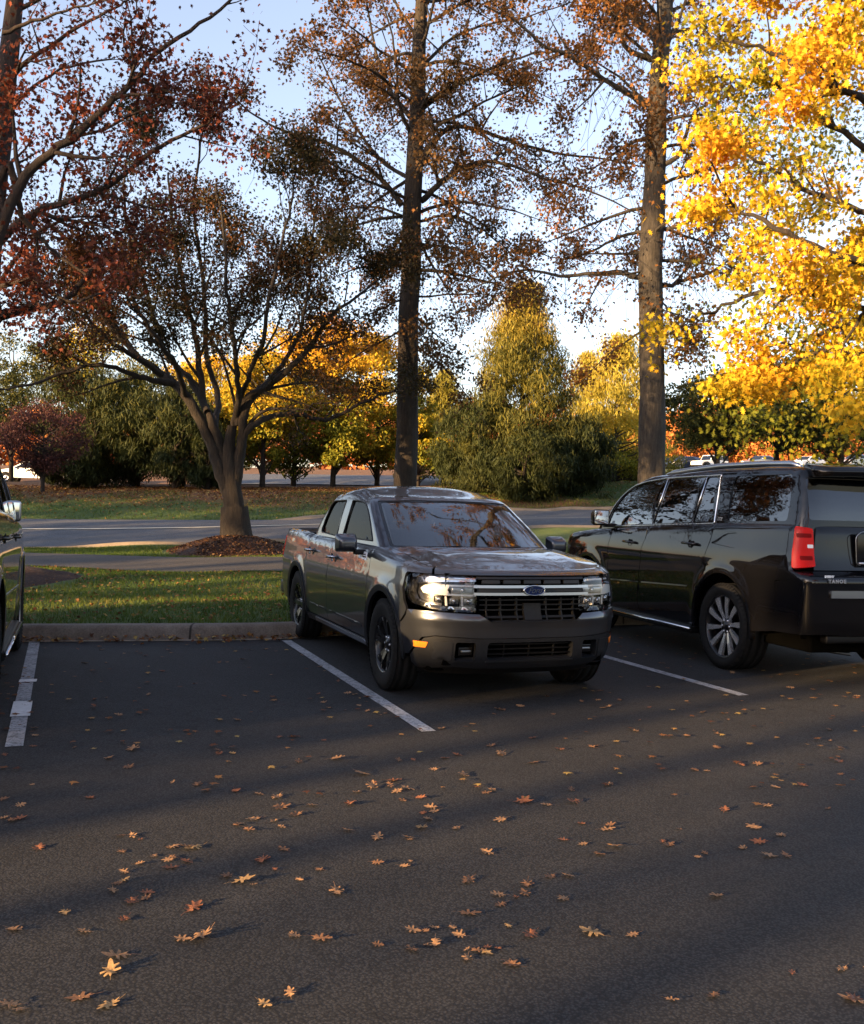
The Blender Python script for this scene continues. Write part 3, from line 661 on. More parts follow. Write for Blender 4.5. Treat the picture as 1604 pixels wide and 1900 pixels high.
    for s in (-1, 1):
        b = MB(); b.tube([(-.60, s*.66, 1.06), (-.80, s*.645, 1.24), (-1.06, s*.61, 1.41), (-1.3, s*.57, 1.50)], [.045, .045, .04, .04], 8); b.build('pillar_trim', M['trim_cloth'], root); b = MB()
        b.tube([(-1.83, s*.66, 1.1), (-1.83, s*.60, 1.48)], [.07, .06], 8); b.build('pillar_trim', M['trim_cloth'], root)
    b = MB(); panel(b, RF, [(-.56, .05), (.56, .05), (.56, 1.35), (-.56, 1.35)], off=.05, step=.2, rim=0); b.build('headliner', M['trim_cloth'], root)
    b = MB(); b.box(-1.02, -.99, -.12, .12, 1.40, 1.46, bev=.012); b.build('inside_mirror', M['black_plastic'], root)
    b = MB()
    for y0, y1 in ((-.10, .45), (-.62, -.12)):
        p0 = G(-.012)(np.array([gh.uy(y0, 1.1)]), np.array([1.105]))[0]; p1 = G(-.012)(np.array([gh.uy(y1, 1.1)]), np.array([1.135]))[0]
        b.tube([p0, (p0+p1)/2+np.array([.012, 0, 0]), p1], [.010, .008, .005], 6)
    b.build('wiper', M['black_plastic'], root)
    b = MB(); b.tube([(.2, .0, 1.0), (.2, 0, 1.001)], .01)
    underbody(root, -4.0, .62, .74, .24, .62, (0, XR), R)
    b = MB(); b.box(-.35, .74, -.66, .66, .3, .98); b.build('engine_bay', M['void'], root)
    return root
truck = build_truck((.4725, 8.25, 0), -PI/2+.3545)
# ------------------------------------------------------------------ big SUVs (origin under the rear axle)
def build_suv(loc, rz, label, pm, lettered=True, rimstyle='blade', mirror_cap=None, mouldings=True, mir=(2.42, .93, 1.385, .22)):
    global PANEL_C
    PANEL_C = (1.35, 0, .8)
    root = empty('suv', loc, rz, label, 'SUV')
    R, XF = .405, 2.946
    lo = Shell(xF=[(.25, 3.6), (.35, 3.76), (.5, 3.98), (.8, 4.03), (1.0, 4.02), (1.1, 3.98), (1.2, 3.90)],
               xR=[(.35, -1.12), (.45, -1.22), (.6, -1.27), (.93, -1.285), (.965, -1.26), (1.0, -1.15), (1.03, -1.13), (1.4, -1.09)],
               W=[(.25, .93), (.33, .98), (.5, 1.0), (.7, 1.008), (1.0, 1.01), (1.13, .998), (1.2, .985), (1.3, .968), (1.4, .955)],
               ztop=[(3.95, 1.14), (3.6, 1.18), (3.0, 1.235), (2.6, 1.262), (2.0, 1.30), (1.4, 1.335), (.4, 1.372), (-.5, 1.39), (-1.2, 1.40)],
               capF=.5, capR=.20, aF=2.3, bF=3.4, aR=3.2, bR=8, r=.05, zref=.8, wx=[(3.9, .96), (3.2, .985), (2.2, 1.0), (-.4, 1.0), (-1.2, .985)],
               bumps=[(0, .44, .50, .016, .05), (XF, .44, .50, .016, .05)])
    P = lo.fn
    def top(x0, x1, s, n=30):
        return [(u, float(lo.vtop(np.array([u]))[0])) for u in [lo.ux(float(x), 1.1, s) for x in np.linspace(x0, x1, n)]]
    S_ = lambda pts, s: lo.side(pts, s)
    UQ = lo.ux(-1.0, 1.2)
    AR, AZ = .475, .44
    for s in (-1, 1):
        a_f = arc(XF, AZ, AR, 194, -14, 30)
        b = MB(); ol = S_([(2.405, .34), (2.44, .34)]+a_f+[(3.45, .33)], s)+[(s*lo.uy(.55, .33), .33), (s*lo.uy(.5, .6), .6), (s*lo.uy(.5, 1.0), 1.0)]
        uu = np.linspace(lo.uy(.5, 1.0), lo.ux(2.42, 1.1), 40); ol += [(float(s*u), float(lo.vtop(np.array([u]))[0])) for u in uu]
        ol += S_([(2.41, 1.0), (2.40, .6)], s)
        panel(b, P(), ol, step=.07, vs=.04, rim=.02); b.build('fender', pm, root)
        b = MB(); ol = S_([(2.395, .34), (2.39, .6), (2.40, 1.0)], s)+top(2.41, 1.545, s)+S_([(1.575, 1.1), (1.605, .9), (1.61, .34)], s)
        panel(b, P(), ol, step=.07, vs=.03, rim=.02); d1 = b.build('door', pm, root)
        b = MB(); ol = S_([(1.60, .34), (1.595, .9), (1.565, 1.1)], s)+top(1.535, .215, s)+S_([(.27, 1.15), (.315, 1.0), (.36, .86), (.435, .74), (.485, .6), (.51, .45), (.53, .34)], s)
        panel(b, P(), ol, step=.07, vs=.03, rim=.02); d2 = b.build('door', pm, root)
        b = MB(); ol = S_([(.52, .34), (.50, .45)], s)+S_(arc(0, AZ, AR, 12, 186, 34), s)+S_([(-.50, .42), (-.80, .46), (-.82, .90)], s)+[(s*UQ*.998, .955), (s*UQ, 1.0), (s*UQ, 1.36)]
        us = [s*float(u) for u in np.linspace(UQ, lo.ux(.205, 1.1), 26)]
        ol += [(u, float(lo.vtop(np.array([u]))[0])) for u in us]+S_([(.26, 1.15), (.305, 1.0), (.35, .86), (.425, .74), (.475, .6)], s)
        panel(b, P(), ol, step=.035, vs=.03, rim=.02); b.build('quarter_panel', pm, root)
        handle(d1, 1.86, s*1.002, 1.12, s, pm if mouldings else M['chrome'], .24); handle(d2, .58, s*1.0, 1.16, s, pm if mouldings else M['chrome'], .24)
        for k, (x0, x1) in enumerate(((2.36, 1.64), (1.56, .62))):
            b = MB(); panel(b, P(), S_([(x0, .655+.04*(2.4-x0)), (x1, .655+.04*(2.4-x1)), (x1, .668+.04*(2.4-x1)), (x0, .668+.04*(2.4-x0))], s), off=-.006, rim=.01, step=.1); b.build('door_trim', M['silver'], (d1, d2)[k])
        b = MB(); b.box(.52, 2.4, s*.90, s*1.02, .265, .345, bev=.02); b.build('running_board', M['black_plastic'], root)
        b = MB(); b.tube([(.50, s*1.03, .315), (2.42, s*1.03, .315)], .016, 8); b.build('running_board_trim', M['chrome'], root)
        for cx_ in (0, XF):
            b = MB(); panel(b, P(), S_(arc(cx_, AZ, AR+.02, 192, -12, 30)+arc(cx_, AZ, AR-.006, -12, 192, 30), s), off=-.006, rim=.05, step=.04); b.build('wheel_arch_trim', pm, root)
        wheel(root, R, .285, .305, rimstyle, (0, s*.865, R), s); wheel(root, R, .285, .305, rimstyle, (XF, s*.865, R), s)
        door_mirror(d1, mir[0], s*mir[1], mir[2], s, mirror_cap or pm, w=mir[3], hgt=.20)
        # tail lamp wraps the corner
        zl = [1.0, 1.02, 1.385, 1.385]
        ol = rounded([(s*(UQ+.006), 1.02), (s*(UQ+.006), 1.375)]+[(s*u, z) for u, z in lo.rear([(.835, 1.36), (.83, 1.04)])], .02)
        b = MB(); panel(b, P(), ol, off=-.012, rim=.05, step=.03, vs=.03); tl = b.build('tail_light', M['red_lens'], root)
        b = MB(); panel(b, P(), rounded([(s*u, z) for u, z in lo.rear([(.84, 1.195), (.84, 1.225), (.885, 1.225), (.885, 1.195)])], .006), off=-.0145, rim=.004, step=.03)
        b.build('reversing_light', M['white_lens'], tl)
        b = MB()
        for z in (1.11, 1.30): panel(b, P(), rounded([(s*u, q) for u, q in lo.rear([(.85, z-.018), (.85, z+.018), (.945, z+.018), (.945, z-.018)])], .01), off=-.0135, rim=.002, step=.03)
        b.build('lamp_segment', M['red_dark'], tl)
    b = MB(); uA = lo.ury(.50, .6)
    # front centre
    uu = np.linspace(-lo.uy(.5, 1.0)+.005, lo.uy(.5, 1.0)-.005, 20); b = MB()
    panel(b, P(), [(float(u), .33) for u in uu]+[(float(u), float(lo.vtop(np.array([u]))[0])) for u in uu[::-1]], step=.07, rim=.02); b.build('front_bumper', pm, root)
    b = MB()
    panel(b, P(), lo.front([(.5, .62), (.5, 1.02), (-.5, 1.02), (-.5, .62)]), off=-.01, rim=.02, step=.07)
    for z in (.70, .80, .90, .98): panel(b, P(), lo.front([(.52, z), (.52, z+.022), (-.52, z+.022), (-.52, z)]), off=-.02, rim=.02, step=.07, m=1)
    b.build('grille', [M['gloss_black'], M['chrome']], root)
    for s in (-1, 1):
        b = MB(); panel(b, P(), [(s*u, z) for u, z in lo.front([(.55, .86), (.55, 1.04), (.80, 1.05), (.80, .88)])], off=-.01, rim=.02, step=.05); b.build('headlight', M['white_lens'], root)
    # hood
    Uc = lo.ux(3.6, 1.1); Ub = lo.ux(2.46, 1.1); vt = lo.vtop
    Fr = lambda t: lo.P(-Uc+2*Uc*t, vt(-Uc+2*Uc*t)); Rt = lambda t: lo.P(Uc+(Ub-Uc)*t, vt(Uc+(Ub-Uc)*t)); Lf = lambda t: lo.P(-(Uc+(Ub-Uc)*t), vt(-(Uc+(Ub-Uc)*t)))
    e0, e1 = Lf(np.ones(1))[0], Rt(np.ones(1))[0]
    def Bk(t): p = e0[None]*(1-t[:, None])+e1[None]*t[:, None]; p[:, 0] += .42*(1-(2*t-1)**2); return p
    H = coons(Fr, Bk, Lf, Rt, 1.8, 1.15, crown=.035, cpow=3)
    b = MB(); panel(b, H, [(-.72, 0), (.72, 0), (.72, 1.13), (-.72, 1.13)], step=.07, rim=.02); b.build('hood', pm, root)
    for s in (-1, 1): b = MB(); panel(b, H, [(s*.726, 0), (s*.9, 0), (s*.9, 1.15), (s*.726, 1.15)], step=.07, rim=.02); b.build('fender_top', pm, root)
    # rear
    b = MB(); u0 = lo.ury(.825, 1.2)
    for s in (1, -1):
        uu = np.linspace(u0, lo.L-(.0 if s > 0 else 0), 12)
        panel(b, P(), [(float(s*u), 1.012) for u in uu]+[(float(s*u), float(vt(np.array([u]))[0])) for u in uu[::-1]], step=.06, rim=.01)
    tg = b.build('tailgate', pm, root)
    b = MB()
    for s in (1, -1):
        ol = [(s*u, z) for u, z in [(lo.ux(-.826, .6), .46), (lo.ux(-.826, .9), .895), (UQ*.998+.004, .955), (UQ+.004, .997)]+lo.rear([(.88, 1.003), (.5, 1.003)])+[(lo.L, 1.003), (lo.L, .46)]+lo.rear([(.5, .46), (.8, .48)])]
        panel(b, P(), ol, step=.030, vs=.012, rim=.03)
    bp = b.build('rear_bumper', pm, root)
    b = MB()
    for s in (1, -1): panel(b, P(), [(s*u, z) for u, z in lo.rear([(.80, .792), (.80, .852), (.4, .852)])+[(lo.L, .852), (lo.L, .792)]], off=-.022, rim=.03, step=.06, vs=.02)
    b.build('bumper_trim', M['silver'], bp)
    b = MB(); b.box(-1.20, -1.1, -.75, .75, .40, .47, bev=.02); b.build('bumper_valance', [M['black_plastic'], M['silver']], bp)
    b = MB(); b.box(-1.15, -1.128, -.43, .43, 1.045, 1.33, bev=.008)
    pr = b.build('plate_recess', M['gloss_black'], tg)
    b = MB(); b.tube([(-1.155, y, z) for y, z in rounded([(.44, 1.06), (.455, 1.30), (.40, 1.345), (-.40, 1.345), (-.455, 1.30), (-.44, 1.06)], .04)], .0035, 6); b.tube([(-1.16, .42, 1.075), (-1.165, 0, 1.075), (-1.16, -.42, 1.075)], .011, 8); b.build('recess_trim', M['silver'], pr)
    if lettered:
        mx = lambda y, z, x: Matrix(((0, 0, -1, x), (-1, 0, 0, y), (0, 1, 0, z), (0, 0, 0, 1)))
        q = lambda y, z: float(P(-.003)(np.array([lo.ury(y, z)]), np.array([z]))[0][0])
        text_mesh('TAHOE', .041, M['badge'], bp, 'lettering', mx(.735, .93, q(.735, .93)-.008), ext=.004, space=1.4, bold=.0014)
        text_mesh('SHEEHY', .026, M['white_label'], bp, 'lettering', mx(.80, .968, q(.80, .955)-.010), ext=.002, space=1.0, bold=.0012)
    # greenhouse
    gh = Shell(xF=[(1.15, 3.12), (1.3, 3.02), (1.45, 2.88), (1.63, 2.62), (1.75, 2.38), (1.83, 2.14), (1.90, 1.86)], xR=[(1.2, -1.08), (1.45, -1.06), (1.85, -.93), (1.92, -.88)],
               W=[(1.15, .95), (1.3, .935), (1.45, .905), (1.6, .868), (1.75, .832), (1.9, .79)],
               ztop=[(3, 1.87), (2.3, 1.875), (1.6, 1.90), (.8, 1.915), (-.2, 1.915), (-1., 1.895)], capF=.30, capR=.08, aF=2.0, bF=3.0, aR=3.2, bR=9, r=.07, zref=1.5)
    G = gh.fn
    wA = [(2.56, 1.292), (2.46, 1.50), (2.32, 1.64), (2.12, 1.735), (1.85, 1.785), (1.50, 1.815), (1.40, 1.818), (1.505, 1.335)]
    wB = [(1.375, 1.818), (.80, 1.828), (.62, 1.829), (.70, 1.375), (1.48, 1.338)]
    wC = [(.595, 1.829), (.37, 1.829), (.30, 1.39), (.672, 1.377)]
    wD = [(.09, 1.832), (-.76, 1.832), (-.84, 1.42), (.06, 1.395)]
    WN = {}
    for s in (-1, 1):
        for k, w_ in (('A', wA), ('B', wB), ('C', wC), ('D', wD)): WN[k, s] = rounded(gh.side(w_, s), .035 if k != 'A' else [.01, .12, .12, .12, .12, .02, .01, .01])
    ws = rounded([(gh.uy(-.82, 1.25), 1.25), (gh.uy(.82, 1.25), 1.25), (gh.uy(.76, 1.6), 1.6), (gh.uy(.68, 1.80), 1.80), (gh.uy(-.68, 1.80), 1.80), (gh.uy(-.76, 1.6), 1.6)], .03)
    bw = {s: [(s*u, z) for u, z in rounded(gh.rear([(.84, 1.435), (.80, 1.80)])+[(gh.L-.01, 1.80), (gh.L-.01, 1.435)], [.03, .03, 0, 0])] for s in (-1, 1)}
    b = MB(); full = np.linspace(-gh.L, gh.L, 200); gvt = gh.vtop
    panel(b, G(), [(float(u), 1.18) for u in full]+[(float(u), float(gvt(np.array([u]))[0])) for u in full[::-1]], holes=[ws, bw[1], bw[-1]]+list(WN.values()), step=.07, vs=.04, rim=.03)
    ucf, ucr = gh.L1*.93, gh.L-gh.L3*.92
    Fr = lambda t: gh.P(-ucf+2*ucf*t, gvt(-ucf+2*ucf*t)); Rt = lambda t: gh.P(ucf+(ucr-ucf)*t, gvt(ucf+(ucr-ucf)*t)); Lf = lambda t: gh.P(-(ucf+(ucr-ucf)*t), gvt(-(ucf+(ucr-ucf)*t)))
    def Bk(t): u = ucr+(2*gh.L-2*ucr)*(1-t); u = np.where(u > gh.L, u-2*gh.L, u); return gh.P(u, gvt(u))
    RF = coons(Fr, Bk, Lf, Rt, 1.5, 2.8, crown=.03, cpow=2.4)
    panel(b, RF, [(-.75, 0), (.75, 0), (.75, 2.8), (-.75, 2.8)], step=.09, rim=.01)
    cab = b.build('cab', pm, root)
    b = MB(); panel(b, G(), ws, off=.008, rim=0, step=.07); b.build('windshield', M['windscreen'], root)
    for (k, s), L in WN.items():
        b = MB(); panel(b, G(), L, off=.010, rim=0, step=.06); b.build('side_window', M['front_glass'] if k == 'A' else M['dark_glass'], root)
    for s in (-1, 1):
        ol = rounded(gh.side([(2.60, 1.275), (2.49, 1.51), (2.335, 1.66), (2.12, 1.755), (1.85, 1.803), (1.40, 1.836), (.34, 1.848), (.265, 1.372), (1.50, 1.318)], s), [.01, .12, .12, .12, .1, .02, .03, .03, .01])
        b = MB(); pts = G(-.004)(np.array([p[0] for p in ol]+[ol[0][0]]), np.array([p[1] for p in ol]+[ol[0][1]])); b.tube([tuple(p) for p in pts], .009, 8, caps=False)
        for L in ([(1.388, 1.83), (1.493, 1.33)], [(.608, 1.835), (.686, 1.37)]):
            q = gh.side(L, s); b.tube([tuple(p) for p in G(-.001)(np.array([p[0] for p in q]), np.array([p[1] for p in q]))], .008, 6)
        b.build('window_trim', M['chrome'], root)
        b = MB(); pts = [tuple(RF(np.array([s*.675]), np.array([q]))[0]+np.array([0, 0, z])) for q, z in ((.14, .0), (.30, .018), (.6, .024), (1.2, .026), (2.0, .026), (2.45, .024), (2.6, .0))]
        b.tube(pts, [.016, .030, .030, .030, .030, .032, .016], 10); b.build('roof_rail', M['silver'], root)
        if lettered and s > 0: 
            p = G(-.003)(np.array([gh.ux(.20, 1.415, 1)]), np.array([1.415]))[0]
            text_mesh('LTZ', .045, M['badge'], root, 'lettering', Matrix(((-1, 0, 0, p[0]), (0, 0, 1, p[1]), (0, 1, 0, p[2]), (0, 0, 0, 1))), shear=.4, ext=.002, bold=.001)
    b = MB()
    for s in (1, -1): panel(b, G(), bw[s], off=.010, rim=0, step=.07)
    b.build('rear_window', M['dark_glass'], root)
    bm = bmesh.new(); bmesh.ops.create_cube(bm, size=1)
    bmesh.ops.subdivide_edges(bm, edges=[e for e in bm.edges if abs(e.verts[0].co.y-e.verts[1].co.y) > .5], cuts=12)
    for v in bm.verts:
        yy = v.co.y*1.52; back = v.co.x < 0
        v.co = Vector((-1.16+.05*(v.co.y*2)**2 if back else -.84, yy, (1.845 if back else 1.86)+v.co.z*(.06 if back else .13)+(.012*(1-(v.co.y*2)**2))))
    bmesh.ops.bevel(bm, geom=[e for e in bm.edges if e.is_boundary or e.calc_face_angle(0) > .6], offset=.012, segments=2, affect='EDGES'); b = MB(); b.frombm(bm); b.build('spoiler', pm, root)
    b = MB(); b.box(2.35, 2.75, -.85, .85, .95, 1.22, bev=.05); b.build('dashboard', M['seat_cloth'], root)
    for y in (-.42, .42):
        for x in (1.75, .75, -.15): seat(root, x, y, .72, M['seat_cloth'])
    b = MB(); b.box(-1.0, 2.6, -.86, .86, .42, .62); b.build('cabin_floor', M['void'], root)
    underbody(root, -1.05, 3.6, .80, .30, .70, (0, XF), R)
    b = MB(); b.tube([(-.9, .3, .34), (-1.0, .35, .28), (-.7, .6, .30), (-.45, .62, .36)], .02, 8); b.build('exhaust', M['disc'], root)
    PANEL_C = (-1, 0, .7)
    return root
suv_black = build_suv((3.718, 9.7, 0), PI/2+.283, 'glossy black SUV with chrome window trim, parked to the right of the grey pickup', M['black_paint'])
suv_grey = build_suv((-3.86, 6.39, 0), PI/2+.34, 'olive grey SUV at the left picture edge, with a chrome mirror', M['olive_paint'], lettered=False, rimstyle='plain', mirror_cap=M['silver'], mir=(2.42, .79, 1.33, .15))
# ------------------------------------------------------------------ terrain
KERB = [(-40, 1.55), (-12, 8.16), (-4.07, 10.03), (-1.53, 10.64), (-.75, 11.35), (2.3, 12.75), (5, 13.7), (14, 15.4), (40, 19)]
kerb_y = lambda x: np.interp(x, [p[0] for p in KERB], [p[1] for p in KERB])
ctl = []
def c_(px, py, d): ctl.append(tuple(at(px, py, d)))
for x in (-30, -12, -8, -4, -1.5, 2.3, 5, 14, 30): ctl.append((x, float(kerb_y(x))+.3, .15))
for x in (-20, -8, -5, -2, 0, 3): ctl.append((x, 13.2, .18))
for px in (-100, 60, 300, 530, 800): c_(px, {-100: 1052, 60: 1052, 300: 1063, 530: 1063, 800: 1062}[px], 16.4)
for px, py in ((-100, 1026), (60, 1028), (313, 1035), (530, 1036)): c_(px, py, 19.0)
for px, py, d in ((-200, 1022, 22), (44, 1019, 22), (331, 1010, 22.6), (530, 1004, 23.2), (800, 991, 24.6), (1050, 978, 26), (1300, 968, 28), (1700, 955, 30)): c_(px, py, d)
for px, py, d in ((-200, 984, 32), (44, 981, 32), (415, 976, 33), (700, 964, 35), (1000, 951, 38), (1080, 947, 39), (1300, 941, 41), (1700, 930, 43)): c_(px, py, d)
for px, py, d in ((-200, 915, 42), (50, 914, 42), (300, 911, 42), (550, 913, 42), (740, 914, 43), (900, 918, 44), (1000, 917, 45), (1090, 904, 46), (1180, 893, 47), (1300, 888, 48), (1700, 880, 50)): c_(px, py, d)
for px, py, d in ((-400, 905, 60), (0, 905, 60), (300, 905, 60), (550, 899, 60), (800, 893, 65), (1000, 889, 75), (1250, 873, 106), (1330, 868, 115), (1450, 865, 118), (1700, 862, 120), (0, 905, 110), (550, 895, 110), (900, 888, 120)): c_(px, py, d)
for px, py, d in ((-500, 895, 200), (200, 890, 200), (800, 870, 220), (1400, 850, 220), (2100, 850, 220)): c_(px, py, d)
ctl += [(-60, 25, .6), (60, 30, 2), (-90, 60, 1.5), (120, 80, 7), (120, 20, 2.0), (-120, 20, .4)]
CT = np.array(ctl)
def zt(x, y, pw=2.6):
    x = np.atleast_1d(np.asarray(x, float)); y = np.atleast_1d(np.asarray(y, float))
    out = np.empty(x.size); xf, yf = x.ravel(), y.ravel()
    for i in range(0, xf.size, 20000):
        # distances measured relative to depth so that far controls spread wide
        X, Y = xf[i:i+20000, None], yf[i:i+20000, None]
        sx = 1.0/(1+np.abs(CT[:, 1])*.05); 
        d = np.sqrt(((X-CT[:, 0])*.45*sx)**2+((Y-CT[:, 1])*sx*1.3)**2)+.06
        w = d**-pw; out[i:i+20000] = (w*CT[:, 2]).sum(1)/w.sum(1)
    return out.reshape(x.shape)
def ZT(x, y): return float(zt(np.array([x]), np.array([y]))[0])
def grid_mesh(xs, ys, zf, name, m, mask=None):
    X, Y = np.meshgrid(xs, ys); Z = zf(X, Y); V = np.stack([X, Y, Z], -1).reshape(-1, 3); nx = len(xs)
    i, j = np.meshgrid(np.arange(len(xs)-1), np.arange(len(ys)-1)); a = (j*nx+i).ravel()
    F = np.stack([a, a+1, a+1+nx, a+nx], 1)
    if mask is not None:
        c = V[F].mean(1); F = F[mask(c[:, 0], c[:, 1])]
    return npmesh(name, V, F, m)
# materials
def ground_mat(name, build):
    m = bpy.data.materials.new(name); m.use_nodes = True; n = m.node_tree.nodes; l = m.node_tree.links; b = n['Principled BSDF']; tc = n.new('ShaderNodeTexCoord')
    def noise(sc, det=6, rough=.6, src='Object', mp=None):
        t = n.new('ShaderNodeTexNoise'); t.inputs['Scale'].default_value = sc; t.inputs['Detail'].default_value = det; t.inputs['Roughness'].default_value = rough
        if mp: q = n.new('ShaderNodeMapping'); q.inputs['Scale'].default_value = mp; l.new(tc.outputs[src], q.inputs[0]); l.new(q.outputs[0], t.inputs[0])
        else: l.new(tc.outputs[src], t.inputs[0])
        return t.outputs[0]
    def ramp(f, stops):
        r = n.new('ShaderNodeValToRGB'); e = r.color_ramp.elements; e[0].position, e[0].color = stops[0][0], (*stops[0][1], 1); e[1].position, e[1].color = stops[-1][0], (*stops[-1][1], 1)
        for p, c in stops[1:-1]: q = e.new(p); q.color = (*c, 1)
        l.new(f, r.inputs[0]); return r.outputs[0]
    def mix(f, a, c, mode='MIX'):
        x = n.new('ShaderNodeMix'); x.data_type = 'RGBA'; x.blend_type = mode
        if isinstance(f, (int, float)): x.inputs[0].default_value = f
        else: l.new(f, x.inputs[0])
        for k, s in ((6, a), (7, c)):
            if isinstance(s, tuple): x.inputs[k].default_value = (*s, 1)
            else: l.new(s, x.inputs[k])
        return x.outputs[2]
    def bump(f, st, dist, prev=None):
        u = n.new('ShaderNodeBump'); u.inputs['Strength'].default_value = st; u.inputs['Distance'].default_value = dist; l.new(f, u.inputs['Height'])
        if prev: l.new(prev, u.inputs['Normal'])
        l.new(u.outputs[0], b.inputs['Normal']); return u.outputs[0]
    build(n, l, b, tc, noise, ramp, mix, bump); return m
def asphalt_b(lo, hi):
    def f(n, l, b, tc, noise, ramp, mix, bump):
        v = n.new('ShaderNodeTexVoronoi'); v.inputs['Scale'].default_value = 95; l.new(tc.outputs['Object'], v.inputs[0])
        agg = ramp(v.outputs['Distance'], [(.0, (1.75, 1.68, 1.6)), (.22, (1.15, 1.12, 1.1)), (.42, (.8, .8, .8)), (.65, (.35, .35, .36))])
        v2 = n.new('ShaderNodeTexVoronoi'); v2.inputs['Scale'].default_value = 30; l.new(tc.outputs['Object'], v2.inputs[0])
        sp_ = ramp(v2.outputs['Distance'], [(.0, (2.6, 2.4, 2.2)), (.07, (1, 1, 1)), (1, (1, 1, 1))])
        big = ramp(noise(.35, 4, .6), [(.3, lo), (.7, hi)])
        st = ramp(noise(2.2, 6, .7), [(.35, (.86, .86, .86)), (.65, (1.12, 1.12, 1.12))])
        c = mix(1, mix(1, mix(1, big, st, 'MULTIPLY'), agg, 'MULTIPLY'), sp_, 'MULTIPLY')
        oil = ramp(noise(.9, 3, .5), [(.62, (1, 1, 1)), (.74, (.72, .72, .73))]); c = mix(1, c, oil, 'MULTIPLY')
        vc = n.new('ShaderNodeTexVoronoi'); vc.feature = 'DISTANCE_TO_EDGE'; vc.inputs['Scale'].default_value = .22; nz = n.new('ShaderNodeTexNoise'); nz.inputs['Scale'].default_value = 2.5; nz.inputs['Detail'].default_value = 6; l.new(tc.outputs['Object'], nz.inputs[0]); va = n.new('ShaderNodeVectorMath'); va.operation = 'ADD'; l.new(tc.outputs['Object'], va.inputs[0]); l.new(nz.outputs['Color'], va.inputs[1]); l.new(va.outputs[0], vc.inputs[0]); c = mix(1, c, ramp(vc.outputs['Distance'], [(.0, (.55, .55, .55)), (.0018, (1, 1, 1)), (1, (1, 1, 1))]), 'MULTIPLY')
        l.new(c, b.inputs['Base Color']); b.inputs['Roughness'].default_value = .82; b.inputs['Specular IOR Level'].default_value = .35
        u = bump(v.outputs['Distance'], .32, .0035); bump(noise(260, 4, .7), .55, .002, u)
    return f
M['asphalt'] = ground_mat('asphalt', asphalt_b((.026, .0262, .0275), (.037, .0362, .0365)))
M['road_asphalt'] = ground_mat('road_asphalt', asphalt_b((.110, .118, .132), (.135, .143, .158)))
M['path_asphalt'] = ground_mat('path_asphalt', asphalt_b((.070, .064, .060), (.092, .083, .075)))
def concrete_f(n, l, b, tc, noise, ramp, mix, bump):
    c = ramp(noise(3, 8, .7), [(.3, (.135, .105, .085)), (.55, (.20, .165, .135)), (.75, (.25, .215, .18))])
    d = ramp(noise(60, 4), [(.3, (.72, .72, .72)), (.7, (1.18, 1.18, 1.18))]); sx = n.new('ShaderNodeSeparateXYZ'); l.new(tc.outputs['Object'], sx.inputs[0]); pp = n.new('ShaderNodeMath'); pp.operation = 'PINGPONG'; pp.inputs[1].default_value = 1.25; l.new(sx.outputs[0], pp.inputs[0]); jt = n.new('ShaderNodeMapRange'); jt.inputs[1].default_value = .008; jt.inputs[2].default_value = .014; jt.inputs[3].default_value = .18; jt.inputs[4].default_value = 1; l.new(pp.outputs[0], jt.inputs[0]); d = mix(1, d, jt.outputs[0], 'MULTIPLY'); stn = ramp(noise(1.3, 7, .8), [(.35, (.6, .56, .52)), (.6, (1, 1, 1))]); d = mix(1, d, stn, 'MULTIPLY'); l.new(mix(1, c, d, 'MULTIPLY'), b.inputs['Base Color']); b.inputs['Roughness'].default_value = .9; bump(noise(90, 5), .5, .004)
M['kerb'] = ground_mat('kerb', concrete_f)
def road_kerb_f(n, l, b, tc, noise, ramp, mix, bump):
    l.new(ramp(noise(2, 6), [(.3, (.20, .16, .12)), (.7, (.30, .24, .18))]), b.inputs['Base Color']); b.inputs['Roughness'].default_value = .9
M['road_kerb'] = ground_mat('road_kerb', road_kerb_f)
def soil_f(n, l, b, tc, noise, ramp, mix, bump):
    g = ramp(noise(1.6, 7, .65), [(.25, (.028, .055, .010)), (.5, (.055, .095, .014)), (.75, (.10, .12, .024))])
    fine = ramp(noise(45, 5, .8), [(.3, (.55, .55, .55)), (.7, (1.4, 1.4, 1.3))]); g = mix(1, g, fine, 'MULTIPLY')
    lv = ramp(noise(14, 6, .8), [(.30, (.05, .022, .010)), (.5, (.13, .055, .018)), (.72, (.25, .12, .03))])
    sx = n.new('ShaderNodeSeparateXYZ'); l.new(tc.outputs['Object'], sx.inputs[0])
    # leaf cover: thick on the bank beyond the road, patchy elsewhere
    a = n.new('ShaderNodeMapRange'); a.inputs[1].default_value = 34.5; a.inputs[2].default_value = 40; a.inputs[3].default_value = 0; a.inputs[4].default_value = .50; l.new(sx.outputs[1], a.inputs[0])
    rx = n.new('ShaderNodeMapRange'); rx.inputs[1].default_value = 2; rx.inputs[2].default_value = 8; rx.inputs[3].default_value = 0; rx.inputs[4].default_value = .34; l.new(sx.outputs[0], rx.inputs[0])
    q = n.new('ShaderNodeMath'); q.operation = 'SUBTRACT'; l.new(a.outputs[0], q.inputs[0]); l.new(rx.outputs[0], q.inputs[1]); q2 = n.new('ShaderNodeMath'); q2.operation = 'ADD'; l.new(q.outputs[0], q2.inputs[0]); l.new(noise(.8, 8, .75), q2.inputs[1])
    mk = n.new('ShaderNodeMapRange'); mk.inputs[1].default_value = .62; mk.inputs[2].default_value = .86; l.new(q2.outputs[0], mk.inputs[0])
    l.new(mix(mk.outputs[0], g, lv), b.inputs['Base Color']); b.inputs['Roughness'].default_value = .95; bump(noise(30, 6, .8), .8, .04)
M['turf'] = ground_mat('turf', soil_f)
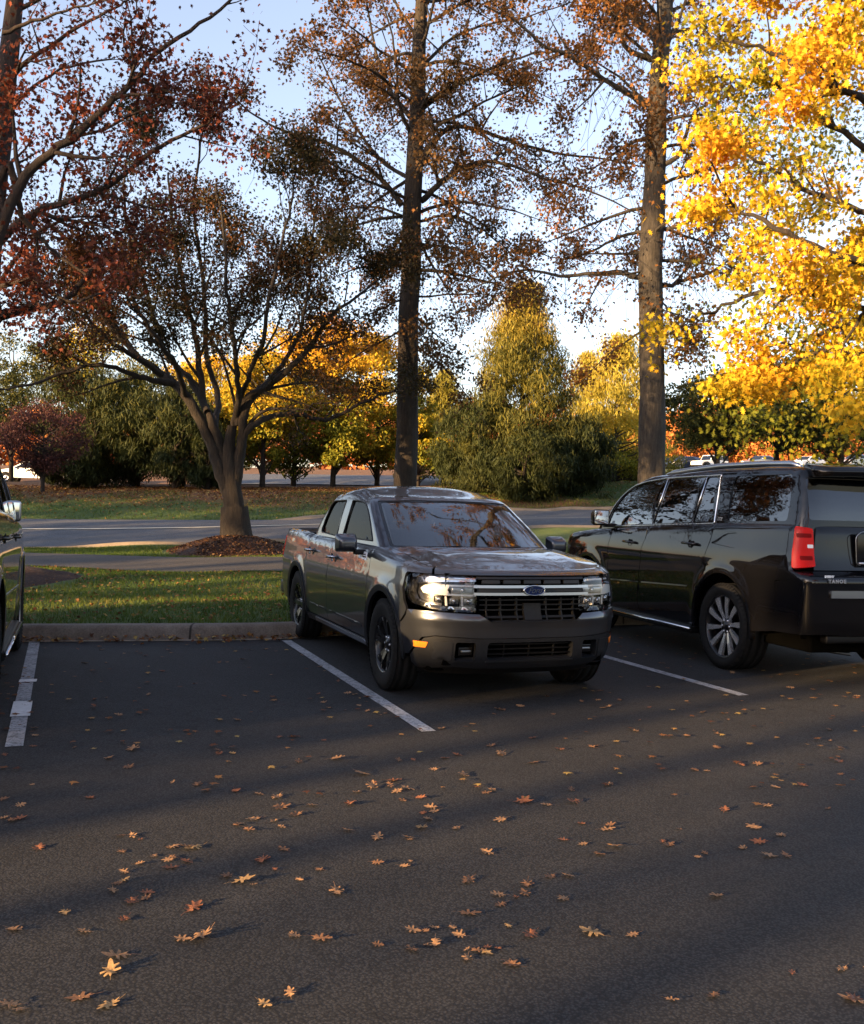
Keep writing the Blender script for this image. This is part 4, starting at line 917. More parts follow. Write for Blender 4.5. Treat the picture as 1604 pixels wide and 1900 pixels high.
def mulch_f(n, l, b, tc, noise, ramp, mix, bump):
    l.new(ramp(noise(28, 8, .8), [(.34, (.015, .007, .005)), (.5, (.05, .021, .012)), (.68, (.15, .065, .028))]), b.inputs['Base Color']); b.inputs['Roughness'].default_value = .95; bump(noise(40, 6, .8), 1, .05)
M['mulch'] = ground_mat('mulch', mulch_f)
def line_f(n, l, b, tc, noise, ramp, mix, bump):
    m_ = noise(24, 9, .9); w = ramp(m_, [(.40, (.06, .06, .065)), (.49, (.30, .305, .32)), (.62, (.46, .47, .49))]); w2 = ramp(noise(4, 4), [(.35, (.72, .72, .72)), (.65, (1.1, 1.1, 1.1))])
    l.new(mix(1, w, w2, 'MULTIPLY'), b.inputs['Base Color']); b.inputs['Roughness'].default_value = .8
    v = n.new('ShaderNodeTexVoronoi'); v.inputs['Scale'].default_value = 95; l.new(tc.outputs['Object'], v.inputs[0]); bump(v.outputs['Distance'], .7, .005)
M['paint_line'] = ground_mat('paint_line', line_f)
M['fresh_line'] = mat('fresh_line', (.62, .62, .62), .7, noise=(30, .15))
M['road_line'] = mat('road_line', (.55, .52, .42), .7, noise=(6, .2))
# lawn and hills
KP = [Vector((p[0], p[1], 0)) for p in KERB]
def _dens(P, step=.35):
    out = []
    for i in range(len(P)-1):
        k = max(1, int((P[i+1]-P[i]).length/step)); out += [P[i].lerp(P[i+1], j/k) for j in range(k)]
    return out+[P[-1]]
KP = _dens(KP)
for _ in range(4): KP = [KP[0]]+[(KP[i-1]+KP[i]*2+KP[i+1])/4 for i in range(1, len(KP)-1)]+[KP[-1]]
ksm = lambda x: np.interp(x, [p.x for p in KP], [p.y for p in KP])
xs = np.concatenate([np.linspace(-150, -24, 40)[:-1], np.linspace(-24, 30, 181), np.linspace(30, 190, 50)[1:]])
ss = np.concatenate([np.linspace(0, 36, 121), np.linspace(36, 250, 70)[1:]])
X, Sg = np.meshgrid(xs, ss); Y = ksm(X)+.175+Sg; Z = np.maximum(zt(X, Y), .12)+np.where(Sg < .01, .0, 0); Z = np.where(Sg < .5, .148+(Z-.148)*Sg/.5, Z); nx = len(xs)
i, j = np.meshgrid(np.arange(len(xs)-1), np.arange(len(ss)-1)); a = (j*nx+i).ravel()
g = npmesh('lawn', np.stack([X, Y, Z], -1).reshape(-1, 3), np.stack([a, a+1, a+1+nx, a+nx], 1), M['turf']); g['kind'] = 'structure'
# a wide sheet below everything out to the horizon
b = MB(); b.add([(-1500, -1500, -.6), (1500, -1500, -.6), (1500, 1800, -.6), (-1500, 1800, -.6)], [(0, 1, 2, 3)], 0, False); tag(b.build('ground', M['turf']), kind='structure')
# parking lot
px_ = [p for p in KERB if -40 <= p[0] <= 40]
b = MB(); n_ = len(px_)
b.add([(p[0], p[1]+.02, 0) for p in px_]+[(p[0], -45, 0) for p in px_], [(i, n_+i, n_+i+1, i+1) for i in range(n_-1)], 0, False)
tag(b.build('parking_lot', M['asphalt']), kind='structure')
def path_pts(P, step=.4):
    out = []
    for i in range(len(P)-1):
        a, c = Vector((*P[i], 0)), Vector((*P[i+1], 0)); k = max(1, int((c-a).length/step)); out += [a.lerp(c, j/k) for j in range(k)]
    return out+[Vector((*P[-1], 0))]
def smooth_pts(P, it=3):
    for _ in range(it): P = [P[0]]+[(P[i-1]+P[i]*2+P[i+1])/4 for i in range(1, len(P)-1)]+[P[-1]]
    return P
def extrude_profile(P, prof, zf, name, m, parent=None):
    """prof: (offset to the left of the way, height)"""
    vs = []; k = len(prof)
    for i, p in enumerate(P):
        t = (P[min(i+1, len(P)-1)]-P[max(i-1, 0)]).normalized(); nl = Vector((-t.y, t.x, 0)); z = zf(p)
        vs += [(p.x+nl.x*o, p.y+nl.y*o, z+h) for o, h in prof]
    b = MB(); b.add(vs, [(i*k+j, (i+1)*k+j, (i+1)*k+j+1, i*k+j+1) for i in range(len(P)-1) for j in range(k-1)], 0, True)
    o = b.build(name, m, parent); return o
# the face leans and the top edge is rounded off
o = extrude_profile(KP, [(-.0, -.02), (.012, .05), (.03, .118), (.05, .142), (.085, .152), (.19, .156), (.20, .10)], lambda p: 0, 'kerb', M['kerb']); o['kind'] = 'structure'
o = extrude_profile([p for p in KP], [(-.045, .001), (-.04, .006), (.002, .007)], lambda p: 0, 'gutter', M['road_kerb']); o['kind'] = 'structure'
def strip(name, A, B, w, z, m, kind=True):
    a, c = Vector((*A, 0)), Vector((*B, 0)); t = (c-a).normalized(); nl = Vector((-t.y, t.x, 0))*w/2; b = MB()
    b.add([(*(a-nl)[:2], z), (*(c-nl)[:2], z), (*(c+nl)[:2], z), (*(a+nl)[:2], z)], [(0, 1, 2, 3)], 0, False); o = b.build(name, m); o['kind'] = 'structure'; return o
def gxy(px, py): p = at(px, py, 1); r = p-Vector((0, 0, CAM_H)); q = Vector((0, 0, CAM_H))+r*(-CAM_H/r.z); return (q.x, q.y)
SL = [(gxy(64, 1191), gxy(26, 1386)), (gxy(532, 1189), gxy(796, 1358)), (gxy(1010, 1187), gxy(1381, 1291)), (gxy(1452, 1181), gxy(1720, 1235))]
for i, (A, B) in enumerate(SL):
    strip('stall_line', A, B, .10, .004, M['paint_line'])
for s0 in (-3, -2, 4, 5):
    d = Vector(SL[1][1])-Vector(SL[1][0])
strip('stall_line_patch', gxy(43, 1303), gxy(37, 1331), .125, .008, M['fresh_line']); strip('stall_line_patch', gxy(53, 1262), gxy(51, 1267), .13, .008, M['fresh_line'])
# footpath, road
def band(name, N, Fp, m, lift, nt=6, step=.5):
    """surface between two ways of equal count"""
    vs = []; k = nt+1
    for a, c in zip(N, Fp):
        for j in range(k): p = a.lerp(c, j/nt); vs.append((p.x, p.y, 0))
    V = np.array(vs); V[:, 2] = zt(V[:, 0], V[:, 1])+lift
    F = [(i*k+j, (i+1)*k+j, (i+1)*k+j+1, i*k+j+1) for i in range(len(N)-1) for j in range(nt)]
    o = npmesh(name, V, np.array(F), m); o['kind'] = 'structure'; return o
def way(pts, n=120):
    P = [at(*p) for p in pts]; P = [Vector((p.x, p.y, 0)) for p in P]
    L = [0]
    for i in range(len(P)-1): L.append(L[-1]+(P[i+1]-P[i]).length)
    out = [Vector((float(np.interp(L[-1]*k/n, L, [p.x for p in P])), float(np.interp(L[-1]*k/n, L, [p.y for p in P])), 0)) for k in range(n+1)]
    return smooth_pts(out, 8)
pn = way([(-900, 1052, 16.2), (60, 1052, 16.4), (300, 1063, 16.3), (530, 1063, 16.5), (900, 1060, 17.5), (1500, 1050, 20)]); pf = way([(-900, 1026, 18.8), (60, 1028, 19.0), (313, 1035, 18.8), (530, 1036, 19.0), (900, 1036, 19.8), (1500, 1030, 22.5)])
band('footpath', pn, pf, M['path_asphalt'], .025)
rn = way([(-1300, 1022, 22), (-200, 1022, 22), (44, 1019, 22), (331, 1010, 22.6), (530, 1004, 23.2), (800, 991, 24.6), (1050, 978, 26), (1300, 968, 28), (1700, 955, 30), (2600, 930, 34)], 200)
rf = way([(-1000, 984, 32), (-200, 984, 32), (44, 981, 32), (415, 976, 33), (700, 964, 35), (1000, 951, 38), (1080, 947, 39), (1300, 941, 41), (1700, 930, 43), (2400, 915, 48)], 200)
band('road', rn, rf, M['road_asphalt'], .03, 14)
def lane(fr, w, i0=0, i1=None, name='lane_line'):
    A = [a.lerp(c, fr) for a, c in zip(rn, rf)][i0:i1]; u = [(c-a).normalized() for a, c in zip(rn, rf)][i0:i1]
    band(name, [a-q*w/2 for a, q in zip(A, u)], [a+q*w/2 for a, q in zip(A, u)], M['road_line'], .045, 1)
lane(.285, .14); 
for i in range(20, 190, 12): lane(.64, .14, i, i+5)
zf_ = lambda p: ZT(p.x, p.y)
for P_, o_ in ((rf, 1),):
    o = extrude_profile(P_, [(0, .0), (o_*.02, .13), (o_*.14, .14), (o_*.16, .02)], zf_, 'road_kerb', M['road_kerb']); o['kind'] = 'structure'
o = extrude_profile(rn, [(.02, -.2), (.02, .05), (-.12, .06), (-.16, -.2)], zf_, 'road_kerb', M['road_kerb']); o['kind'] = 'structure'
# mulch beds
def mound(c, rx, ry, h, name='mulch_bed'):
    n, k = 44, 12; vs = []
    for j in range(k+1):
        r = j/k
        for i in range(n):
            q = 2*PI*i/n; w = 1+.07*math.sin(3*q+c.x)+.05*math.sin(5*q); x, y = c.x+rx*r*w*math.cos(q), c.y+ry*r*w*math.sin(q)
            vs.append([x, y, h*(1-r*r)**1.3+.03*(1-r)-.03*r+.012*math.sin(x*9)*math.cos(y*8)])
    V = np.array(vs); V[:, 2] += zt(V[:, 0], V[:, 1])
    F = [(j*n+i, j*n+(i+1) % n, (j+1)*n+(i+1) % n, (j+1)*n+i) for j in range(k) for i in range(n)]
    o = npmesh(name, V, np.array(F), M['mulch']); o['kind'] = 'structure'; return o
TREE_A = at(436, 1003, 21.0); mound(Vector((TREE_A.x+.05, TREE_A.y-.3, 0)), 1.45, 1.6, .28)
mb_ = at(30, 1095, 14.5); mound(Vector((mb_.x-.1, mb_.y, 0)), 1.0, 1.2, .15)
# grass blades and litter
def scatter_blades(name, n, xr, yr, mask, h0, h1, m, seed, w=.006):
    r = np.random.default_rng(seed); x = r.uniform(*xr, n); y = r.uniform(*yr, n); k = mask(x, y); x, y = x[k], y[k]; n = len(x); z = zt(x, y)-.01
    h = r.uniform(h0, h1, n); a = r.uniform(0, 2*PI, n); lean = r.normal(0, .4, (n, 2))*h[:, None]
    dx, dy = np.cos(a)*w, np.sin(a)*w
    V = np.stack([np.stack([x-dx, y-dy, z], 1), np.stack([x+dx, y+dy, z], 1), np.stack([x+lean[:, 0], y+lean[:, 1], z+h], 1)], 1).reshape(-1, 3)
    F = np.arange(3*n).reshape(-1, 3); t = np.repeat(np.clip(r.normal(.48, .2, n)+.22*np.sin(x*1.3+np.sin(y*2.3))*np.sin(y*1.7)+.16*np.sin(x*5.1+y)*np.sin(y*4.3-x), 0, 1), 3)
    o = npmesh(name, V, F, m, smooth=False, cols=t); return o
def ramp_mat(name, stops, trans=.25, rough=.7):
    m = bpy.data.materials.new(name); m.use_nodes = True; n = m.node_tree.nodes; l = m.node_tree.links; b = n['Principled BSDF']; b.inputs['Roughness'].default_value = rough; b.inputs['Specular IOR Level'].default_value = .25
    a = n.new('ShaderNodeAttribute'); a.attribute_name = 'tint'; r = n.new('ShaderNodeValToRGB'); e = r.color_ramp.elements
    e[0].position, e[0].color = stops[0][0], (*stops[0][1], 1); e[1].position, e[1].color = stops[-1][0], (*stops[-1][1], 1)
    for p, c in stops[1:-1]: q = e.new(p); q.color = (*c, 1)
    l.new(a.outputs['Fac'], r.inputs[0]); l.new(r.outputs[0], b.inputs['Base Color'])
    if trans:
        t = n.new('ShaderNodeBsdfTranslucent'); x = n.new('ShaderNodeMixShader'); x.inputs[0].default_value = trans; l.new(r.outputs[0], t.inputs[0]); l.new(b.outputs[0], x.inputs[1]); l.new(t.outputs[0], x.inputs[2]); l.new(x.outputs[0], n['Material Output'].inputs[0])
    return m
M['grass'] = ramp_mat('grass', [(0, (.03, .065, .008)), (.5, (.07, .115, .014)), (.8, (.13, .155, .025)), (1, (.20, .17, .05))], .3)
M['litter'] = ramp_mat('litter', [(0, (.07, .025, .012)), (.4, (.16, .06, .02)), (.7, (.30, .15, .05)), (1, (.36, .26, .07))], .2)
M['chips'] = ramp_mat('chips', [(0, (.02, .009, .006)), (.6, (.07, .03, .016)), (.85, (.16, .075, .03)), (1, (.30, .17, .07))], .0)
pny = lambda x: np.interp(x, [p.x for p in pn], [p.y for p in pn]); pfy = lambda x: np.interp(x, [p.x for p in pf], [p.y for p in pf])
rny = lambda x: np.interp(x, [p.x for p in rn], [p.y for p in rn]); rfy = lambda x: np.interp(x, [p.x for p in rf], [p.y for p in rf])
nm = lambda x, y: (np.hypot((x-mb_.x+.1)/1.0, (y-mb_.y)/1.2) > 1) & (np.hypot((x-TREE_A.x)/1.4, (y-TREE_A.y+.3)/1.5) > 1)
o = scatter_blades('grass', 150000, (-9.5, 3), (10, 22), lambda x, y: (((y > ksm(x)+.2) & (y < pny(x)-.03)) | ((y > pfy(x)+.03) & (y < rny(x)-.25))) & (np.abs(x) < y*.46+.2) & nm(x, y), .03, .075, M['grass'], 3)
tag(o, 'short green lawn between the kerb and the road', 'grass', kind='stuff')
o = scatter_blades('grass', 90000, (-24, 24), (31, 47), lambda x, y: (y > rfy(x)+.3) & (y < rfy(x)+6+2*np.sin(x)), .05, .12, M['grass'], 4, .012)
tag(o, 'mown verge on the bank beyond the road', 'grass', kind='stuff')
# ------------------------------------------------------------------ trees
def bark(name, c0, c1, sc=9):
    def f(n, l, b, tc, noise, ramp, mix, bump):
        a = noise(sc, 8, .75, mp=(1.6, 1.6, .35)); k = noise(1.2, 5, .7)
        c = ramp(a, [(.3, c0), (.6, c1), (.8, tuple(min(1, v*1.5) for v in c1))]); d = ramp(k, [(.35, (.7, .7, .7)), (.65, (1.25, 1.22, 1.15))])
        l.new(mix(1, c, d, 'MULTIPLY'), b.inputs['Base Color']); b.inputs['Roughness'].default_value = .95; bump(a, 1.0, .05)
    return ground_mat(name, f)
M['bark'] = bark('bark', (.006, .0045, .0035), (.034, .025, .018), 14)
M['bark_grey'] = bark('bark_grey', (.014, .012, .010), (.064, .054, .045), 14)
M['bark_red'] = bark('bark_red', (.014, .009, .007), (.04, .026, .02))
LEAF = {}
def _star(lobes, inner=.42, asp=.85, stem=.35):
    P = []
    n = lobes*2-1
    for i in range(n+1):
        a = math.radians(-125+250*i/n)+PI/2; r = 1.0 if i % 2 == 0 else inner
        if i in (0, n): r = .55
        if i == n//2 or i == n//2+1: r = r
        P.append((asp*r*math.cos(a), .25+r*math.sin(a)))
    P.append((0, -stem-.1)); return np.array(P)
_h = [(.05, -.62), (.10, -.42), (.34, -.50), (.38, -.38), (.16, -.20), (.22, -.10), (.58, -.12), (.60, .04), (.22, .12), (.24, .24), (.50, .42), (.46, .56), (.18, .46), (.16, .62), (.12, .86)]
LEAF['oak'] = np.array([(0, -.75)]+_h+[(0, .98)]+[(-x, y+.03) for x, y in _h[::-1]])
LEAF['oakfar'] = np.array([(0, -.75), (.06, -.35), (.42, -.45), (.20, -.12), (.62, .02), (.25, .22), (.45, .62), (.12, .52), (0, 1.0), (-.12, .52), (-.45, .62), (-.25, .22), (-.62, .02), (-.20, -.12), (-.42, -.45), (-.06, -.35)])
LEAF['maple'] = np.array([(0, -.7), (.10, -.30), (.48, -.40), (.38, -.05), (.80, .20), (.35, .30), (.0, 1.0), (-.35, .30), (-.80, .20), (-.38, -.05), (-.48, -.40), (-.10, -.30)])
LEAF['oval'] = np.array([(0, -.8), (.34, -.1), (.26, .45), (0, .9), (-.26, .45), (-.34, -.1)])
LEAF['diamond'] = np.array([(0, -.9), (.45, .05), (0, .9), (-.45, .05)])
LEAF['spray'] = np.array([(0, -1.0), (.16, .1), (0, 1.1), (-.16, .1)])
def leaves(name, P, size, shape, m, tint, rng, droop=.35, parent=None, flat=.0, along=None):
    """P (n,3) leaf centres; one mesh of separate leaf blades"""
    n = len(P); T = LEAF[shape]; k = len(T)
    nrm = rng.normal(0, 1, (n, 3)); nrm[:, 2] += flat*2.5; nrm /= np.linalg.norm(nrm, axis=1, keepdims=True)
    up = rng.normal(0, 1, (n, 3)); up[:, 2] -= droop*3
    if along is not None: up = up*.4+along
    up -= nrm*(up*nrm).sum(1, keepdims=True); up /= np.linalg.norm(up, axis=1, keepdims=True)+1e-9; sd = np.cross(up, nrm)
    s = (size*rng.uniform(.6, 1.15, n))[:, None, None]
    bend = .25*(T[:, 0]**2+.3*T[:, 1]**2)
    V = P[:, None, :]+s*(sd[:, None, :]*T[None, :, :1]+up[:, None, :]*T[None, :, 1:]-nrm[:, None, :]*bend[None, :, None]*rng.uniform(-.5, 1.5, (n, 1, 1)))
    return npmesh(name, V.reshape(-1, 3), np.arange(n*k).reshape(n, k), m, smooth=False, parent=parent, cols=np.repeat(np.clip(tint, 0, 1), k))
class Wood:
    def __init__(s, seed): s.r = np.random.default_rng(seed); s.br = []; s.tips = []; s.tdir = []
    def tube(s, P, R): s.br.append((np.asarray(P, float), np.asarray(R, float)))
    def branch(s, p, d, L, r, level, prm, seg=None):
        """one branch grown with wander; returns its points"""
        rg = s.r; n = max(3, int(L/ (seg or prm.get('seg', .45)))); d = np.array(d, float); d /= np.linalg.norm(d); p = np.array(p, float); P = [p.copy()]; R = [r]
        w, up = prm.get('wander', .22), prm.get('up', .03)
        for i in range(n):
            d = d+rg.normal(0, w, 3)*math.sqrt(L/n/.5)*.6; d[2] += up*(1 if level < 2 else prm.get('uptip', 1)); d /= np.linalg.norm(d); p = p+d*L/n; P.append(p.copy()); R.append(max(prm.get('rmin', .004), r*(1-.85*(i+1)/n)))
        s.tube(P, R); s.sprout(P, R, L, level, prm); return P
    def sprout(s, P, R, L, level, prm, t0=None):
        rg = s.r; mx = prm['levels']
        P = np.array(P); D = np.gradient(P, axis=0); D /= np.linalg.norm(D, axis=1, keepdims=True)+1e-9
        if level > 5: return
        if level >= mx:
            k = prm.get('tipleaves', 4)
            for t in rg.uniform(.15, 1, k): i = t*(len(P)-1); a = int(i); q = P[a]*(1-(i-a))+P[min(a+1, len(P)-1)]*(i-a); s.tips.append(q); s.tdir.append(D[a])
            return
        cnt = max(2, int(L*prm['dens'][level])); 
        for t in np.sort(rg.uniform(prm.get('t0', .25) if t0 is None else t0, 1, cnt)):
            i = t*(len(P)-1); a = int(i); f = i-a; q = P[a]*(1-f)+P[min(a+1, len(P)-1)]*f; d = D[a]; rr = R[a]*(1-f)+R[min(a+1, len(P)-1)]*f
            o = rg.normal(0, 1, 3); o -= d*(o@d); o /= np.linalg.norm(o)+1e-9
            if prm.get('flat') and level >= 1: o[2] *= 1-prm['flat']; o /= np.linalg.norm(o)+1e-9
            ang = math.radians(rg.uniform(*prm.get('ang', (30, 60)))); dd = d*math.cos(ang)+o*math.sin(ang); dd[2] += prm.get('lift', .0)
            LL = L*(1-.55*t)*rg.uniform(*prm['ratio'][level]); LL = max(LL, prm.get('lmin', .15))
            s.branch(q, dd, LL, min(rr*.6, prm.get('rmax', 1)*.5*LL**.9*.06+.004), level+1, prm)
    def limb(s, pts, r0, r1, prm, t0=.15, level=0, wob=.0):
        P = [np.array(p, float) for p in pts]; out = []
        for i in range(len(P)-1):
            p0, p1, p2, p3 = P[max(i-1, 0)], P[i], P[i+1], P[min(i+2, len(P)-1)]
            for j in range(4):
                t = j/4; out.append(.5*((2*p1)+(-p0+p2)*t+(2*p0-5*p1+4*p2-p3)*t*t+(-p0+3*p1-3*p2+p3)*t**3))
        out.append(P[-1]); out = np.array(out); n = len(out); out[1:-1] += s.r.normal(0, wob, (n-2, 3))
        R = r0+(r1-r0)*np.linspace(0, 1, n)**.8; s.tube(out, R); L = float(np.linalg.norm(np.diff(out, axis=0), axis=1).sum())
        if prm: s.sprout(list(out), list(R), min(L, prm.get('Lcap', 99)), level, prm, t0)
        return out
    def mesh(s, name, m, parent, sides=lambda r: 12 if r > .12 else (8 if r > .05 else (5 if r > .02 else 3))):
        VS, F3, F4 = [], [], []; b = 0
        for P, R in s.br:
            k = len(P); n = sides(R[0]); T = np.gradient(P, axis=0); T /= np.linalg.norm(T, axis=1, keepdims=True)+1e-9
            ref = np.array([1., 0, 0]) if abs(T[0][0]) < .8 else np.array([0, 1., 0])
            A = np.cross(T, ref); A /= np.linalg.norm(A, axis=1, keepdims=True)+1e-9; B = np.cross(T, A); q = 2*PI*np.arange(n)/n
            rr = R[:, None]*(1+(.06*np.sin(3*q+P[:, 2:3]*1.7)+.04*np.sin(5*q+P[:, 2:3]*3) if R[0] > .12 else 0*q))
            V = P[:, None, :]+rr[:, :, None]*(A[:, None, :]*np.cos(q)[None, :, None]+B[:, None, :]*np.sin(q)[None, :, None]); VS.append(V.reshape(-1, 3))
            i, j = np.meshgrid(np.arange(k-1), np.arange(n), indexing='ij'); j2 = (j+1) % n
            F4.append(np.stack([i*n+j, i*n+j2, (i+1)*n+j2, (i+1)*n+j], -1).reshape(-1, 4)+b); b += k*n
        return npmesh(name, np.concatenate(VS), np.concatenate(F4), m, parent=parent)
def px3(pts, d): return [at(p[0], p[1], d+(p[2] if len(p) > 2 else 0)) for p in pts]
def around(P, n, spread, rng):
    i = rng.integers(0, len(P), n); return P[i]+rng.normal(0, spread, (n, 3)), i
def patch(P, sc=1.3, seed=0.0):
    """smooth pseudo-noise for colour patches"""
    return .5+.5*np.sin(P[:, 0]*sc+1.7*np.sin(P[:, 2]*sc*.9+seed))*np.cos(P[:, 1]*sc*.8+P[:, 2]*sc*1.1+seed)
def tree_root(name, p, label, cat='tree', group=None): return empty(name, (0, 0, 0), 0, label, cat, group)
def place_root(e, p):
    e.location = p
    for c in e.children: c.location = -Vector(p)
# --- leaf colours
M['leaf_dark'] = ramp_mat('leaf_dark', [(0, (.016, .018, .006)), (.4, (.040, .030, .010)), (.7, (.11, .042, .014)), (1, (.30, .10, .02))], .3)
M['leaf_rust'] = ramp_mat('leaf_rust', [(0, (.045, .035, .014)), (.35, (.11, .055, .018)), (.7, (.24, .10, .025)), (1, (.42, .19, .04))], .3)
M['leaf_red'] = ramp_mat('leaf_red', [(0, (.022, .012, .009)), (.4, (.060, .018, .011)), (.75, (.13, .028, .013)), (1, (.34, .075, .02))], .3)
M['leaf_gold'] = ramp_mat('leaf_gold', [(0, (.07, .10, .012)), (.2, (.40, .32, .016)), (.5, (.60, .36, .018)), (.8, (.62, .24, .018)), (1, (.48, .12, .015))], .35)
M['leaf_yellow'] = ramp_mat('leaf_yellow', [(0, (.06, .085, .012)), (.35, (.22, .21, .018)), (.7, (.55, .33, .02)), (1, (.60, .22, .02))], .3)  # autumn gold, its bright end raised further for sun on the crowns
M['leaf_olive'] = ramp_mat('leaf_olive', [(0, (.035, .042, .010)), (.45, (.11, .105, .018)), (1, (.36, .26, .035))], .25)  # upper stops brightened to carry sunlight on the evergreens
M['leaf_green'] = ramp_mat('leaf_green', [(0, (.014, .022, .006)), (.6, (.036, .045, .010)), (1, (.13, .115, .018))], .2)
M['leaf_pine'] = ramp_mat('leaf_pine', [(0, (.05, .06, .012)), (.5, (.18, .165, .024)), (1, (.40, .31, .04))], .2)
M['leaf_orange'] = ramp_mat('leaf_orange', [(0, (.16, .05, .015)), (.5, (.50, .17, .02)), (1, (.70, .34, .04))], .45)
M['leaf_far'] = ramp_mat('leaf_far', [(0, (.10, .04, .02)), (.5, (.36, .10, .03)), (1, (.55, .22, .05))], .2)
M['leaf_purple'] = ramp_mat('leaf_purple', [(0, (.03, .014, .015)), (.5, (.075, .030, .028)), (1, (.13, .05, .035))], .3)
# ---- the many-stemmed shade tree left of the pickup
def left_tree():
    w = Wood(11); D = 21.0; rg = w.r
    fine = dict(levels=3, dens=[1.6, 2.1, 3.2], ratio=[(.28, .55), (.35, .65), (.4, .75)], wander=.26, up=.09, ang=(25, 60), tipleaves=5, seg=.35, lift=.12, Lcap=6, rmin=.004, t0=.3)
    w.limb(px3([(438, 1012), (437, 985), (434, 930), (428, 885), (424, 850), (426, 820), (430, 790)], D), .30, .09, None, wob=.0)
    w.tube(px3([(439, 1020), (438, 1004), (438, 990), (437, 970), (436, 940)], D), [.48, .38, .33, .305, .28])
    limbs = [([(430, 925), (410, 880), (396, 835), (372, 780), (340, 730), (305, 698, .3), (268, 672, .5), (238, 640, .7), (205, 590, .8), (170, 520, .9), (120, 440, 1), (60, 390, 1)], .155, .03),
             ([(320, 712), (285, 706, -.4), (235, 690, -.8), (190, 677, -1.2), (130, 688, -1.4), (60, 712, -1.6), (0, 722, -1.8)], .075, .02),
             ([(430, 900), (421, 865), (408, 825), (392, 780), (376, 735, .4), (370, 680, .6), (362, 620, .8), (345, 550, 1), (330, 480, 1), (318, 390, 1), (312, 320, 1)], .13, .02),
             ([(428, 870), (430, 820), (438, 770), (443, 720, -.6), (438, 660, -1), (428, 600, -1.3), (420, 520, -1.5), (415, 430, -1.5), (400, 340, -1.5)], .09, .02),
             ([(436, 900), (443, 860), (448, 825), (452, 780), (458, 742), (490, 722, -.3), (530, 690, -.5), (575, 645, -.6), (610, 590, -.6), (650, 560, -.6), (700, 520, -.5)], .14, .02),
             ([(440, 850), (455, 805), (475, 786), (520, 768, .6), (565, 772, 1), (605, 781, 1.2), (645, 762, 1.3), (690, 738, 1.4), (735, 722, 1.5), (780, 700, 1.5)], .09, .02),
             ([(452, 800), (485, 765), (525, 758, -.8), (560, 762, -1), (590, 748, -1), (640, 752, -1.2)], .05, .012),
             ([(455, 765), (475, 730), (505, 700, .8), (540, 650, 1.2), (560, 600, 1.4), (575, 520, 1.6), (580, 440, 1.6), (590, 360, 1.6)], .08, .02),
             ([(442, 790), (448, 740), (465, 690, -1), (490, 620, -1.6), (500, 550, -2), (520, 460, -2), (540, 380, -2), (550, 300, -2)], .07, .015),
             ([(385, 765), (350, 700, 1), (310, 660, 1.5), (290, 600, 2), (270, 530, 2), (240, 440, 2.2), (230, 350, 2.2), (240, 270, 2)], .08, .02),
             ([(398, 800), (405, 740, 1.5), (385, 660, 2), (380, 560, 2.4), (370, 470, 2.6), (360, 380, 2.6), (370, 290, 2.6), (380, 200, 2.4)], .08, .02),
             ([(300, 695), (250, 660, -1), (200, 630, -1.6), (160, 590, -2), (110, 560, -2), (60, 540, -2)], .06, .015),
             ([(345, 735), (330, 690, -1.2), (300, 640, -2), (260, 580, -2.5), (230, 520, -2.8), (180, 440, -3), (150, 360, -3)], .07, .015)]
    for L, r0, r1 in limbs: w.limb(px3(L, D), r0, r1, fine, t0=.33 if r0 > .1 else .25, wob=.015)
    root = tree_root('shade_tree', TREE_A, 'forking shade tree with many dark limbs, in the mulch bed left of the pickup')
    w.mesh('trunk', M['bark'], root)
    T = np.array(w.tips); print('left tree', len(w.br), len(T))
    z = T[:, 2]; keep = rg.random(len(T)) < np.clip((z-3.2)/2.2, .05, 1)
    T = T[keep]; wt = rg.gamma(.8, 1, len(T)); T = T[rg.choice(len(T), 13000, p=wt/wt.sum())]; P, i = around(T, 80000, .18, rg); t = .42*rg.random(len(P))+.46*patch(P, 1.1)
    leaves('crown', P, .046, 'maple', M['leaf_dark'], t, rg, parent=root)
    place_root(root, (TREE_A.x, TREE_A.y, TREE_A.z)); return root
left_tree()
